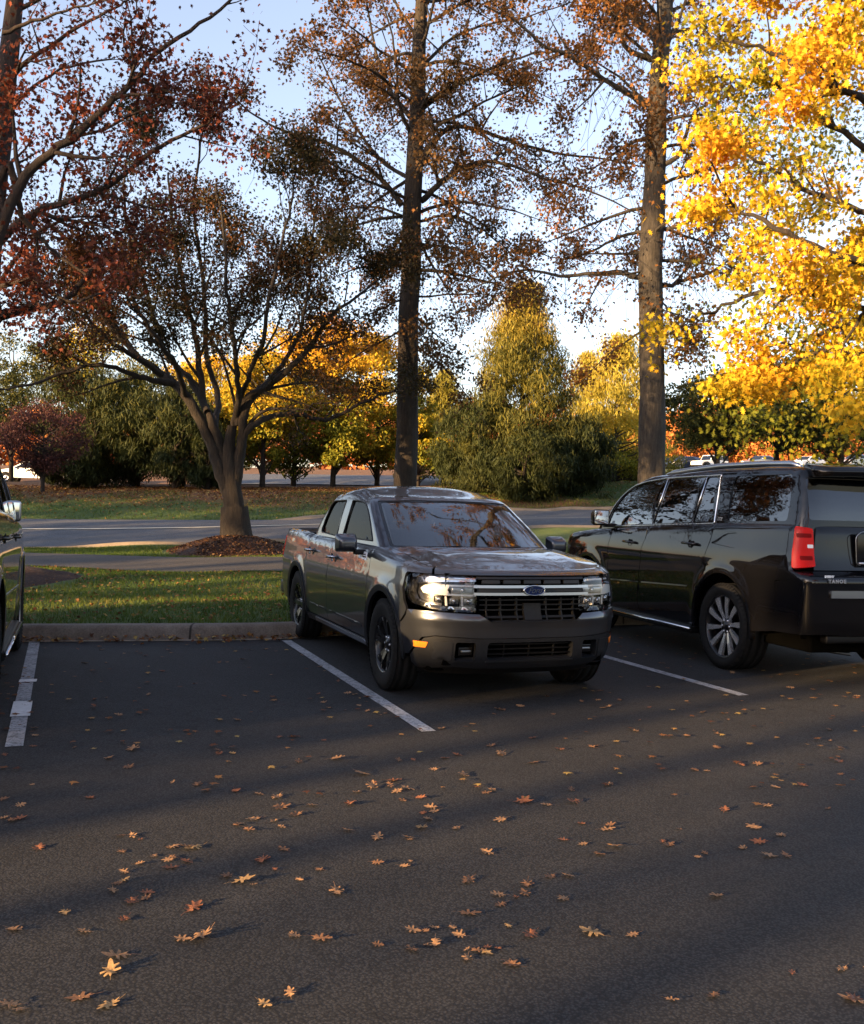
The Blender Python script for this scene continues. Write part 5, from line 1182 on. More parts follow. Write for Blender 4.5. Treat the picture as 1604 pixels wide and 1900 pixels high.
def oak(name, trunk, D, limbs, label, seed, prm, auto, m_b, m_l, nleaf, size, shape, groups, leafspread=.16, tintf=None, zcut=None):
    w = Wood(seed); rg = w.r
    tp = px3([(p[0], p[1], 0) for p in trunk], D); rad = [p[2]/2*D/FPX for p in trunk]
    P = np.array([tuple(p) for p in tp]); Pn = []; Rn = []
    for i in range(len(P)-1):
        for j in range(6): t = j/6; Pn.append(P[i]*(1-t)+P[i+1]*t); Rn.append(rad[i]*(1-t)+rad[i+1]*t)
    Pn.append(P[-1]); Rn.append(rad[-1]); Pn = np.array(Pn); w.tube(Pn, Rn)
    for L, r0, r1 in limbs: w.limb(px3(L, D), r0, r1, prm, t0=.12, wob=.01)
    for (z0, z1, n, L0, L1, e0, e1, r) in auto:          # height range, count, length range, elevation low/high
        for k in range(n):
            z = z0+(z1-z0)*(k+rg.random())/n; i = int(np.clip(np.searchsorted(Pn[:, 2], z), 1, len(Pn)-1)); q = Pn[i]; a = k*2.4+rg.uniform(-.4, .4); e = math.radians(rg.uniform(e0, e1)); L = rg.uniform(L0, L1)
            w.branch(q, (math.cos(a)*math.cos(e), math.sin(a)*math.cos(e), math.sin(e)), L, min(r, Rn[i]*.5), 0, prm)
    J = [b_ for b_ in w.br if .012 < b_[1][0] < .09 and b_[0][:, 2].mean() < 11]
    for k in range(420):                                  # bare hanging twigs
        Pj, Rj = J[rg.integers(0, len(J))]; q = Pj[rg.integers(1, len(Pj))]; w.branch(q, (rg.normal(0, .8), rg.normal(0, .8), -.5-rg.random()), rg.uniform(.5, 1.7), .0065, 3 if rg.random() < .45 else 9, dict(prm, up=-.12, rmin=.004, wander=.3, tipleaves=2))
    root = tree_root('oak_tree', tp[0], label)
    w.mesh('trunk', m_b, root); T = np.array(w.tips); print(name, len(w.br), len(T))
    if zcut: T = T[rg.random(len(T)) < np.clip(zcut(T), 0, 1)]
    wt = rg.gamma(.7, 1, len(T)); T = T[rg.choice(len(T), nleaf//7, p=wt/wt.sum())]
    P, i = around(T, nleaf, leafspread, rg); t = tintf(P, rg) if tintf else rg.random(len(P))*.6+.4*patch(P, 1.2)
    leaves('crown', P, size, shape, m_l, t, rg, parent=root)
    b0 = tp[0]; place_root(root, (b0.x, b0.y, b0.z)); return root
pin = dict(levels=3, dens=[2.0, 2.6, 3.6], ratio=[(.22, .42), (.3, .55), (.4, .7)], wander=.20, up=-.03, ang=(35, 70), tipleaves=4, seg=.4, Lcap=5.5, rmin=.0055, t0=.15, lift=-.05)
oak('middle oak', [(752, 960, 46), (754, 900, 43), (755, 780, 40), (759, 600, 37), (763, 450, 36), (770, 300, 31), (776, 150, 27), (783, 0, 23), (792, -160, 19), (802, -380, 14), (812, -640, 9), (818, -860, 3)], 24.5,
    [([(782, 372), (812, 345), (850, 315), (895, 300), (945, 305, -.5), (1010, 330, -1), (1090, 352, -1.4), (1180, 395, -1.6)], .085, .015),
     ([(785, 290), (830, 240, .5), (880, 238, 1), (950, 262, 1.4), (1030, 283, 1.6), (1120, 295, 1.6), (1200, 310, 1.6)], .08, .015),
     ([(786, 200), (830, 168, -.4), (880, 140, -1), (950, 110, -1.4), (1020, 95, -1.6), (1080, 110, -1.8)], .06, .012),
     ([(786, 120), (840, 70, .5), (905, 45, 1), (980, 30, 1.2), (1070, 0, 1.2)], .05, .012),
     ([(745, 380), (715, 340), (670, 300, -.5), (610, 265, -1), (550, 250, -1.2), (490, 225, -1.4), (440, 190, -1.6)], .08, .015),
     ([(760, 215), (725, 170, .4), (705, 120, .8), (690, 60, 1), (680, 0, 1)], .07, .02),
     ([(762, 250), (740, 190, -.6), (735, 120, -1), (725, 50, -1.2), (700, -30, -1.4)], .05, .015),
     ([(745, 400), (700, 385, .6), (650, 388, 1), (600, 400, 1.2), (560, 430, 1.2)], .04, .01),
     ([(780, 462), (815, 455, -.5), (850, 465, -1), (890, 490, -1.4), (925, 530, -1.6), (945, 580, -1.6)], .045, .01),
     ([(782, 410), (840, 400, .5), (900, 430, 1), (960, 480, 1.2), (1010, 540, 1.2)], .04, .01),
     ([(760, 330), (700, 290, 1.5), (640, 200, 2), (600, 120, 2), (570, 60, 2)], .06, .012)],
    'tall straight oak rising behind the grey pickup, its thin crown hung with brown leaves', 21, pin,
    [(5.2, 7.0, 7, 1.8, 3.2, -35, -10, .03), (7, 10, 12, 2.5, 4.2, -12, 15, .05), (10, 14, 18, 2.2, 4.2, 10, 40, .05), (14, 24, 26, 2.0, 3.8, 15, 45, .045)],
    M['bark'], M['leaf_rust'], 58000, .060, 'maple', None, .15,
    lambda P, r: .0+.45*r.random(len(P))**1.3+.35*patch(P, 1.0))
oak('right oak', [(1212, 980, 56), (1211, 880, 50), (1210, 700, 46), (1208, 500, 44), (1212, 400, 42), (1216, 300, 38), (1223, 150, 34), (1235, 0, 28), (1250, -200, 22), (1268, -500, 15), (1285, -800, 9), (1300, -1050, 3)], 19.0,
    [([(1200, 196), (1165, 172, -.3), (1120, 145, -.5), (1060, 105, -.8), (1010, 85, -1), (960, 40, -1.2), (900, 10, -1.2)], .07, .012),
     ([(1218, 75), (1185, 45, .4), (1150, 10, .6), (1120, -40, .8)], .06, .02),
     ([(1208, 110), (1165, 90, -.3), (1148, 50, -.6), (1135, 0, -.8), (1110, -60, -1)], .06, .02),
     ([(1190, 516), (1150, 505, .3), (1100, 508, .5), (1040, 512, .8), (980, 500, 1), (920, 515, 1.2), (860, 545, 1.2)], .06, .012),
     ([(1232, 305), (1258, 288, -.3), (1272, 255, -.5), (1290, 212, -.8), (1330, 185, -1), (1380, 175, -1)], .055, .012),
     ([(1230, 530), (1270, 520, .4), (1320, 505, .8), (1370, 470, 1), (1430, 450, 1)], .05, .012),
     ([(1236, 426), (1280, 412, -.5), (1330, 398, -.9), (1390, 385, -1.2)], .045, .01),
     ([(1195, 430), (1150, 440, .6), (1100, 465, 1), (1050, 480, 1.2), (1000, 470, 1.2)], .04, .01),
     ([(1228, 600), (1250, 610, 0), (1290, 625, .3)], .02, .008),
     ([(1238, 60), (1290, 50, .5), (1350, 20, .9), (1420, -20, 1.2)], .05, .01)],
    'thick grey oak trunk behind the black SUV, with tan leaves in loose tufts', 31, pin,
    [(4.2, 6.0, 5, 1.0, 2.0, -30, -5, .025), (6.0, 8.6, 10, 1.6, 3.0, -10, 20, .04), (8.6, 12, 14, 1.6, 3.0, 15, 45, .04), (12, 21, 20, 2.0, 3.6, 15, 45, .04)],
    M['bark_grey'], M['leaf_rust'], 36000, .052, 'maple', None, .13,
    lambda P, r: .1+.5*r.random(len(P))+.3*patch(P, 1.2))
# ---- red-leaved tree reaching in from the left
def red_tree():
    w = Wood(41); D = 12.5; rg = w.r
    pr = dict(levels=2, dens=[2.6, 4.0], ratio=[(.22, .45), (.35, .6)], wander=.22, up=.03, ang=(30, 65), tipleaves=4, seg=.3, Lcap=4, rmin=.003, t0=.1)
    w.limb(px3([(-70, 1120), (-62, 1000), (-40, 700), (-15, 400), (5, 200), (22, 60), (40, -120), (62, -400), (75, -700), (90, -950)], 13.5), .26, .03, None)
    for k in range(16): z = 8+k*.55; w.branch((at(30-z*0, 0, 13.5).x+.06*(z-8), 13.5, z), (math.cos(k*2.4), math.sin(k*2.4), .5), rg.uniform(1.6, 3.2), .035, 0, pr)
    for L, r0, r1, dd in [([(-40, 640), (0, 590), (60, 572), (110, 560), (155, 520), (180, 480)], .09, .02, 0),
                      ([(-30, 420), (10, 310), (32, 350), (40, 395), (75, 440), (110, 475), (160, 510)], .06, .012, -.6),
                      ([(-20, 500), (20, 380), (60, 310), (130, 260), (200, 195), (250, 150), (300, 90), (370, 45), (440, -10)], .075, .015, -1),
                      ([(-20, 470), (60, 395), (150, 368), (215, 335), (300, 270), (370, 235), (430, 190), (470, 150)], .06, .010, .6),
                      ([(0, 160), (60, 110), (130, 60), (200, 20), (240, 0)], .04, .012, .4), ([(5, 60), (60, 40), (120, 20), (200, 0)], .03, .01, -.4),
                      ([(-20, 540), (60, 520), (130, 560), (200, 540), (270, 555)], .035, .008, -1.2), ([(0, 230), (50, 170), (110, 130), (200, 110), (290, 120)], .03, .008, 1.0),
                      ([(-30, 560), (40, 470), (90, 420), (170, 400), (260, 410)], .04, .008, .9), ([(20, 350), (110, 270), (190, 240), (280, 200), (350, 190)], .03, .008, -.3),
                      ([(250, 150), (230, 60), (255, 20), (240, -40)], .02, .006, -1)]:
        w.limb(px3(L, D+dd), r0, r1, pr, t0=.1, wob=.01)
    root = tree_root('red_leaved_tree', None, 'dark red leaved tree reaching in from the left edge over the olive grey SUV')
    w.mesh('trunk', M['bark_red'], root); T = np.array(w.tips); print('red tree', len(w.br), len(T))
    x = T[:, 0]/T[:, 1]; T = T[rg.random(len(T)) < np.clip(np.where(T[:, 2] > 6.9, .3, .95), 0, 1)]
    P, i = around(T, 13000, .16, rg); leaves('crown', P, .046, 'maple', M['leaf_red'], .12+.5*rg.random(len(P))+.35*patch(P, 2.0), rg, parent=root)
    p = at(-70, 1120, 13.5); place_root(root, tuple(p))
red_tree()
# ---- golden oak coming in from the right
def gold_tree():
    w = Wood(51); D = 11.8; rg = w.r
    pr = dict(levels=2, dens=[3.2, 5.0], ratio=[(.18, .36), (.35, .6)], wander=.22, up=-.03, ang=(30, 70), tipleaves=5, seg=.3, Lcap=3.2, rmin=.003, t0=.25)
    w.limb(px3([(1905, 1240), (1900, 1000), (1880, 600), (1860, 200), (1850, -200), (1840, -500)], 12.5), .24, .10, None)
    B = [[(1860, 420), (1700, 250), (1560, 170), (1450, 105), (1370, 80), (1300, 75)], [(1860, 450), (1650, 300), (1540, 230), (1440, 160), (1350, 140), (1275, 160)],
         [(1870, 560), (1700, 420), (1560, 380), (1460, 330), (1390, 285), (1330, 262)], [(1870, 650), (1700, 520), (1540, 470), (1440, 420), (1360, 380), (1320, 300)],
         [(1880, 800), (1700, 620), (1550, 560), (1430, 540), (1340, 570), (1270, 600), (1215, 645)], [(1880, 820), (1720, 680), (1600, 650), (1500, 660), (1420, 690), (1370, 715)],
         [(1850, 200), (1700, 60), (1600, 10), (1500, -10), (1410, 0)], [(1850, 100), (1750, 0), (1650, -60), (1550, -80), (1460, -60)],
         [(1870, 600), (1720, 480), (1620, 480), (1530, 520), (1450, 560)], [(1880, 820), (1750, 720), (1660, 700), (1600, 720), (1560, 735)],
         [(1850, 300), (1720, 150), (1620, 110), (1540, 110), (1480, 160)],
         [(1880, 700), (1740, 570), (1640, 590), (1540, 610), (1470, 640), (1400, 640)],
         [(1870, 640), (1720, 560), (1640, 540), (1590, 600), (1560, 660)], [(1860, 440), (1760, 380), (1680, 400), (1610, 420)], [(1850, 150), (1700, 30), (1640, 60), (1590, 90)]]
    for k, L in enumerate(B): w.limb(px3([(p[0], p[1], rg.uniform(-.5, .5)+(-1.2 if k % 3 == 0 else (.9 if k % 3 == 1 else 0))) for p in L], D), .06, .008, pr, t0=.28, wob=.02)
    root = tree_root('golden_oak', None, 'golden yellow oak with low sweeping boughs hanging in from the right above the black SUV')
    w.mesh('trunk', M['bark'], root); T = np.array(w.tips); print('gold', len(w.br), len(T))
    wt = rg.gamma(.8, 1, len(T)); T = T[rg.choice(len(T), 800, p=wt/wt.sum())]; P, i = around(T, 22000, .16, rg); P[:, 2] = T[i, 2]+(P[:, 2]-T[i, 2])*.5
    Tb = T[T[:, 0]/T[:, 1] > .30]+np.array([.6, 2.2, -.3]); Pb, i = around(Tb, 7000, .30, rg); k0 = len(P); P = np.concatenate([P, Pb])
    t = .0+.34*rg.random(len(P))+.46*patch(P, 1.9, 1.0); t[k0:] = t[k0:]*.12  # green inner leaves, tint also lowered to carry the shade inside the crown
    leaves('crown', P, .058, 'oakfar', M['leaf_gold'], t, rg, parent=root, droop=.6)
    p = at(1905, 1240, 12.5); place_root(root, (p.x, p.y, 0))
gold_tree()
# ---- background trees: clumped crowns on real trunks
def bg_tree(name, base, H, R, label, m, seed, shape='round', leaf='diamond', size=.11, n=14000, zb=.25, trunk_r=.14, bark_='bark', group=None, tint=None, clumps=70, lean=0, limbs=10):
    w = Wood(seed); rg = w.r; bx, by = base; bz = ZT(bx, by)-.05
    P = [(bx+lean*t*t*H, by, bz+H*t*.93) for t in np.linspace(0, 1, 9)]; w.tube(P, trunk_r*(1-.88*np.linspace(0, 1, 9)))
    C = []
    for k in range(clumps):
        if shape == 'cone': t = zb+(1-zb)*(k+.5)/clumps; rr = R*(1-((t-zb)/(1-zb)))**.8*(.55+.45*rg.random()); rr *= 1+.30*math.sin(k*.9+seed)+rg.uniform(-.2, .25); a = k*2.4+rg.random(); c = (bx+rr*math.cos(a), by+rr*math.sin(a), bz+H*t-rr*.25)
        else:
            v = rg.normal(0, 1, 3); v /= np.linalg.norm(v); q = rg.uniform(.45, 1)**.5; cz = (1+zb)/2
            c = (bx+lean*H*.5+v[0]*R*q, by+v[1]*R*q, bz+H*(cz+v[2]*(1-zb)/2*q*.92)); t = (c[2]-bz)/H
            if shape == 'vase' and v[2] < 0: c = (bx+(c[0]-bx)*(1+v[2]*.5), by+(c[1]-by)*(1+v[2]*.5), c[2])
        C.append(c)
        if k % max(1, clumps//(limbs*3)) == 0:
            z0 = bz+H*max(zb*.7, (c[2]-bz)/H-.18); p0 = np.array([bx, by, z0]); p1 = np.array(c); mid = (p0+p1)/2+rg.normal(0, .12, 3); w.tube([p0, mid, p1], [trunk_r*.3, trunk_r*.2, .012])
    C = np.array(C); cs = (R*.30 if shape != 'cone' else R*.24)*np.ones(len(C))*rg.uniform(.6, 1.25, len(C)); i = rg.integers(0, len(C), n)
    v = rg.normal(0, 1, (n, 3)); v /= np.linalg.norm(v, axis=1, keepdims=True); Pp = C[i]+v*(cs[i]*rg.random(n)**.45)[:, None]*np.array([1, 1, .7 if shape != 'weep' else 1.3])
    g = (Pp[:, 2]-bz)/H
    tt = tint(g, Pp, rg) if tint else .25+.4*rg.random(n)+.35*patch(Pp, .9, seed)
    root = empty(name, (bx, by, bz), 0, label, 'tree', group); w.mesh('trunk', M[bark_], root); leaves('crown', Pp, size, leaf, m, tt, rg, parent=root, droop=.9 if leaf == 'spray' else .3)
    for c in root.children: c.location = (-bx, -by, -bz)
    return root
def bp(px, py, d): p = at(px, py, d); return (p.x, p.y)
def hgt(px, ptop, d): p = at(px, ptop, d); return p.z-ZT(p.x, p.y)
def BG(name, px, ptop, d, R, label, m, seed, **k): return bg_tree(name, bp(px, 900, d), hgt(px, ptop, d), R, label, m, seed, **k)
gt = lambda lo, hi, up: (lambda g, P, r: lo+(hi-lo)*r.random(len(P))+up*(g-.5)+.25*patch(P, .8))  # tint climbs with height: autumn turn plus sunlit tops put into leaf colour
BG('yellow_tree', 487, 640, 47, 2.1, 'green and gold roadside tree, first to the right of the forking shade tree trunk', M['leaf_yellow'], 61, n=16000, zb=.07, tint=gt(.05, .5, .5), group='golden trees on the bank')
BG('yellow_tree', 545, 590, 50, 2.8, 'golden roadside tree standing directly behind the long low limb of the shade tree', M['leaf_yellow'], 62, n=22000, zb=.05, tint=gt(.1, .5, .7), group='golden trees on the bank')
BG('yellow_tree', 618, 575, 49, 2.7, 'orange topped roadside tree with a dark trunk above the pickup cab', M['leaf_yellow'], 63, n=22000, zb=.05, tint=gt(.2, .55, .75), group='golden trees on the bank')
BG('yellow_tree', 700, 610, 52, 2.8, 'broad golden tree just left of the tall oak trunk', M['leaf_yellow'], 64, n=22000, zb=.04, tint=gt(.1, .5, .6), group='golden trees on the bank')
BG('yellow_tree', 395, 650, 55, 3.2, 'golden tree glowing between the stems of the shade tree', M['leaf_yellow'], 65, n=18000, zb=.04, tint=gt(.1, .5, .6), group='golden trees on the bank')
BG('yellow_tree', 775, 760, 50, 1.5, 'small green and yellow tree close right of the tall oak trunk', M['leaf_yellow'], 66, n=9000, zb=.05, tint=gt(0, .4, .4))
BG('spruce', 965, 535, 44, 3.7, 'tall weeping green spruce, its top tinted sunlit gold, between the two oak trunks', M['leaf_olive'], 67, shape='cone', leaf='spray', size=.15, n=62000, zb=.02, clumps=170, tint=gt(0, .5, 1.0), trunk_r=.16)  # gold towards the top is low sun put into the leaf tint
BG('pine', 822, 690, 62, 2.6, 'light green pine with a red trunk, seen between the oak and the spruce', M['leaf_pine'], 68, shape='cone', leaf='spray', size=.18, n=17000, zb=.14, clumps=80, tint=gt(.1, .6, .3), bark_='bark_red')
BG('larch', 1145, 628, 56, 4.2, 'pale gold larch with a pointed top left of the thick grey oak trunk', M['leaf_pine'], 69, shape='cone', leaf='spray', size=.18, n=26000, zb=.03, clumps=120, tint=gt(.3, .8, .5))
BG('larch', 1085, 655, 60, 3.0, 'thin pale gold larch between the weeping spruce and its pointed neighbour', M['leaf_pine'], 70, shape='cone', leaf='spray', size=.18, n=12000, zb=.05, clumps=90, tint=gt(.3, .8, .5))
BG('juniper', 888, 715, 43.5, 2.0, 'dark juniper spreading at the left foot of the spruce', M['leaf_green'], 71, leaf='spray', size=.16, n=13000, zb=-.05, tint=gt(0, .5, .4), group=None)
BG('juniper', 1055, 770, 43.5, 2.0, 'dense dark juniper at the right foot of the spruce', M['leaf_green'], 72, leaf='spray', size=.16, n=14000, zb=-.08, tint=gt(0, .5, .5))
BG('juniper', 975, 790, 41.5, 1.8, 'low dark juniper in front of the spruce trunk', M['leaf_green'], 73, leaf='spray', size=.15, n=12000, zb=-.1, tint=gt(0, .5, .3))
BG('shrub', 1140, 760, 48, 2.2, 'yellow leaved shrub beside the utility box', M['leaf_yellow'], 74, n=9000, zb=0, size=.09, tint=gt(.15, .5, .4))
BG('shrub', 1180, 830, 50, 1.3, 'grey brown shrub left of the thick oak trunk', M['leaf_olive'], 75, n=5000, zb=0, size=.08)
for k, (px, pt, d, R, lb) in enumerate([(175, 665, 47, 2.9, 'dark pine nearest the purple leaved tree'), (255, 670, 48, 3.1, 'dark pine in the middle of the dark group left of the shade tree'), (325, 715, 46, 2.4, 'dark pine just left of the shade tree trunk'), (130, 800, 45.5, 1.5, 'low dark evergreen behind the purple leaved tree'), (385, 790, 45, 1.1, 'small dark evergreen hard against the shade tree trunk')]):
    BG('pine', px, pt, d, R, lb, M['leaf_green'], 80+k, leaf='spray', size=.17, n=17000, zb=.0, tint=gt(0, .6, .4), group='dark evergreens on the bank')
BG('tree', 185, 600, 58, 3.0, 'olive gold tree rising above the dark pines', M['leaf_yellow'], 86, n=12000, zb=.3, tint=gt(0, .4, .35))
BG('tree', 20, 618, 56, 2.6, 'dark green tree at the left edge above the purple leaved tree', M['leaf_green'], 87, n=11000, zb=.2, tint=gt(.2, .8, .4))
BG('tree', -70, 640, 52, 3.0, 'green tree half out of the picture at the left edge', M['leaf_green'], 88, n=7000, zb=.15, tint=gt(.2, .8, .4))
bg_tree('purple_leaved_tree', bp(78, 950, 38.5), hgt(78, 745, 38.5), 1.7, 'small purple red tree with forked stems on the leafy bank', M['leaf_purple'], 89, shape='vase', leaf='diamond', size=.065, n=9500, zb=.18, trunk_r=.09, clumps=90, limbs=22)
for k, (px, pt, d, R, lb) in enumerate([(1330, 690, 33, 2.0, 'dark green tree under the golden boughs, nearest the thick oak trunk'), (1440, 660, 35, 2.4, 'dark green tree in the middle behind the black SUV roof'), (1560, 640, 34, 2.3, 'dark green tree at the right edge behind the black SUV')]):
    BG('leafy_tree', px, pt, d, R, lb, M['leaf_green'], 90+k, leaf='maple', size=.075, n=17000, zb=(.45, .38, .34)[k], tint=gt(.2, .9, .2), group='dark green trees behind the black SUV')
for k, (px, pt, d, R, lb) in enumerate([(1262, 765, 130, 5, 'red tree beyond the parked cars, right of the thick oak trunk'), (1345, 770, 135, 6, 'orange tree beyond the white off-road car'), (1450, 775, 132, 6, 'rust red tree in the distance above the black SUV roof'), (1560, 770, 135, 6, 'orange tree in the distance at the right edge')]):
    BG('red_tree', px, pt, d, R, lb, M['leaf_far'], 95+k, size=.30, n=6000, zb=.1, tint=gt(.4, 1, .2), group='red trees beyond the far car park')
# ------------------------------------------------------------------ wood up-sun of the car park: it throws the long shade
u_ = np.array([math.cos(SUN_AZ), math.sin(SUN_AZ)]); v_ = np.array([-u_[1], u_[0]])
def shade_wood():
    rg = np.random.default_rng(5); Hf = lambda p: np.interp(p, [-30, -2.5, 1, 8.5, 10.5, 24, 30, 75], [7, 7.2, 8.6, 8.7, 20.0, 19.0, 11.2, 9.6])
    C = []
    for k in range(5200):
        p = rg.uniform(-26, 72); z = rg.uniform(.8, Hf(p)*(1+.035*math.sin(p*2.3)+.03*math.sin(p*5.1)))
        s_ = rg.uniform(-35, -28)
        if WOODGAP(p, z+.158*(s_+31.5)): continue
        if p > 9.5 and z > 8 and math.sin(p*3.1+1.3*math.sin(z*1.7))*math.sin(z*2.3+p) > .72: continue
        C.append((p, z, s_))
    C = np.array(C); n = 110000; i = rg.integers(0, len(C), n); off = rg.normal(0, .30, (n, 3)); q = C[i]+off
    P = np.stack([u_[0]*q[:, 2]+v_[0]*q[:, 0], u_[1]*q[:, 2]+v_[1]*q[:, 0], q[:, 1]], 1); P = P[P[:, 2] > 0]
    root = empty('autumn_wood', (0, 0, 0)); tag(root, 'autumn wood on the sunny side of the car park, throwing its long shade', None, None, 'stuff')
    o = leaves('leaves', P, .30, 'oval', M['leaf_rust'], .2+.8*rg.random(len(P)), rg, parent=root, droop=.1)
    w = Wood(6)
    for k in range(60):
        p = -26+98*k/60+rg.uniform(-.5, .5); s_ = rg.uniform(-36, -27); x, y = u_*s_+v_*p; h = float(Hf(p))*.92; w.tube([(x, y, -.3), (x+.2, y, h*.5), (x, y+.2, h)], [.22, .15, .03])
    w.mesh('trunks', M['bark'], root); return root
def WOODGAP(p, z):
    for (p0, z0, dp, dz, a) in WGAPS:
        # slots rise and fall with p along slope a
        if abs(p-p0) < dp and abs(z-z0-a*(p-p0)) < dz: return True
    return False
# openings: a spot of the place that the low sun reaches, half width, half height
WGAPS = []
for (x, y, z, dp, dz) in [(0, 2.3, 0, .26, .9), (0, 3.9, 0, .40, 1.0), (0, 5.1, 0, .20, .8), (1.0, 6.1, 0, .18, .7), (2.35, 8.0, 0, .42, .9), (-2, 3.1, 0, .20, .8), (3.5, 3.4, 0, .24, 1.0), (-.20, 7.50, .84, .28, .42), (.8, 9.22, 1.24, .42, .45),
                          (-.62, 24.5, 2.9, .35, .6), (-4.2, 20.7, 1.75, .32, .32), (-3, 17.5, .3, .65, .5), (-3.4, 20, .5, .6, .4), (-3, 14.5, .2, .5, .45), (-3, 12.6, .2, .35, .3), (-4.3, 12.5, 6.4, .4, .5), (-3.65, 21, 6.9, .4, .5), (4.2, 19, 6, .45, .8), (4.3, 19, 9.5, .45, 1.2)]:
    WGAPS.append((float(np.dot((x, y), v_)), z+.158*(float(np.dot((x, y), u_))+31.5), dp+.12, dz+.12, 0))
shade_wood()
# orange oak behind the photographer, mirrored in the glass and bonnets
def back_tree(seed, base, label, m, H=11.0, ld=12000):
    w = Wood(seed); rg = w.r; bx, by = base
    pr = dict(levels=3, dens=[1.2, 1.6, 2.2], ratio=[(.3, .5), (.35, .6), (.4, .7)], wander=.24, up=.04, ang=(30, 60), tipleaves=3, seg=.5, Lcap=6, rmin=.006, t0=.25)
    P = w.limb([(bx, by, -.1), (bx+.1, by, 2), (bx-.1, by+.1, 4.5), (bx, by, 7), (bx, by+.2, H)], .28, .05, None)
    for k in range(13):
        a = k*2.4; e = math.radians(15+3.5*k); w.branch((bx, by, 2.8+k*.55), (math.cos(a)*math.cos(e), math.sin(a)*math.cos(e), math.sin(e)), rg.uniform(4.0, 5.8), .09, 0, pr)
    root = tree_root('oak_tree', None, label); w.mesh('trunk', M['bark'], root); T = np.array(w.tips); Pp, i = around(T, ld, .3, rg)
    leaves('crown', Pp, .075, 'maple', m, .35+.6*rg.random(len(Pp)), rg, parent=root); place_root(root, (bx, by, 0)); return root
back_tree(101, (4.2, -5.5), 'orange oak behind the photographer, mirrored in the pickup windscreen', M['leaf_orange'], ld=26000)
back_tree(102, (-4.5, -7.5), 'nearly bare oak behind the photographer, mirrored in the black SUV side', M['leaf_dark'], ld=2500)
# far wood along the horizon
def far_wood():
    rg = np.random.default_rng(9); C = []
    for k in range(900):
        px = rg.uniform(-500, 2300); d = rg.uniform(150, 185); top = 772+10*math.sin(px*.013)+8*math.sin(px*.041+1); b_ = at(px, 900, d); z0 = ZT(b_.x, b_.y); zt_ = at(px, top, d).z
        C.append((b_.x, b_.y, z0+(zt_-z0)*rg.random()**.7, px))
    C = np.array(C); n = 60000; i = rg.integers(0, len(C), n); P = C[i, :3]+rg.normal(0, 1.3, (n, 3)); t = np.clip(.5+.3*np.sin(C[i, 3]*.02)+.25*rg.normal(0, 1, n), 0, 1)
    o = leaves('far_wood', P, .75, 'diamond', M['leaf_far'], t, rg, droop=0); tag(o, 'red and orange wood closing the horizon behind the bank', None, None, 'stuff')
far_wood()
# ------------------------------------------------------------------ far cars
def side_extrude(b, prof, w, m=0, tuck=.0, z1=None):
    """prof: closed (x, z) outline, extruded to +-w; points above z1 tuck in by tuck"""
    n = len(prof); ys = lambda z: w-(tuck*max(0, (z-z1))/(.6) if z1 else 0)
    vs = [(x, -ys(z), z) for x, z in prof]+[(x, ys(z), z) for x, z in prof]
    b.add(vs, [(i, (i+1) % n, n+(i+1) % n, n+i) for i in range(n)]+[tuple(range(n))[::-1], tuple(range(n, 2*n))], m, False)
def small_wheel(root, x, y, r, s):
    e = bpy.data.objects.new('wheel', None); COL.objects.link(e); e.parent = root; e.location = (x, y, r); b = MB(); b.lathe([(r*.6, -.1), (r*.96, -.11), (r, -.07), (r, .07), (r*.96, .11), (r*.6, .1)], 28); b.build('tyre', M['rubber'], e)
    b = MB(); b.lathe([(0, .06*s), (r*.25, .07*s), (r*.3, .05*s), (r*.55, .06*s), (r*.62, .09*s)], 28); b.build('rim', M['silver'], e)
def sedan(loc, rz, m, label, group='cars in the far car park', hatch=False, suvlike=False):
    root = empty('parked_car', loc, rz, label, 'car', group); k = .18 if suvlike else 0
    b = MB(); low = [(2.25, .35), (2.35, .55), (2.25, .72+k), (1.2, .92+k), (-1.6, .98+k), (-2.3, .90+k), (-2.35, .5), (-2.2, .33)]+[(x, z) for x, z in arc(-1.35, .33, .38, 180, 0, 8)]+[(x, z) for x, z in arc(1.4, .33, .38, 180, 0, 8)]
    side_extrude(b, low, .88); b.build('body', m, root)
    b = MB(); cabp = [(1.15, .90+k), (.35, 1.38+k), (-.9, 1.42+k), (-1.75 if not suvlike else -2.15, 1.02+k if not suvlike else 1.3+k), (-1.8 if not suvlike else -2.25, .93+k)]; side_extrude(b, cabp, .84, 0, .35, .95+k); b.build('roof', m, root)
    for s in (-1, 1):
        b = MB(); n = [(.85, .98+k), (.28, 1.32+k), (-.85, 1.35+k), (-1.4, .99+k)]; b.add([(x, s*(.86-.35*max(0, z-.95-k)/.6+.006), z) for x, z in n], [(0, 1, 2, 3)], 0, False); b.build('side_window', M['gloss_black'], root)
        b = MB(); b.box(2.18, 2.34, s*.55, s*.86, .58+k*.6, .72+k*.6, bev=.02); b.build('headlight', M['white_lens'], root)
        b = MB(); b.box(-2.36, -2.2, s*.55, s*.86, .68+k, .85+k, bev=.02); b.build('tail_light', M['red_lens'], root)
        b = MB(); b.box(.75, .9, s*.86, s*1.0, .95+k, 1.05+k, bev=.02); b.build('door_mirror', m, root)
        for x in (-1.35, 1.4): small_wheel(root, x, s*.78, .33, s)
    b = MB(); b.add([(1.18, -.72, .93+k), (1.18, .72, .93+k), (.40, .60, 1.36+k), (.40, -.60, 1.36+k)], [(0, 1, 2, 3)], 0, False); b.build('windshield', M['gloss_black'], root)
    b = MB(); b.box(2.3, 2.37, -.6, .6, .45, .62, bev=.02); b.build('grille', M['gloss_black'], root)
    return root
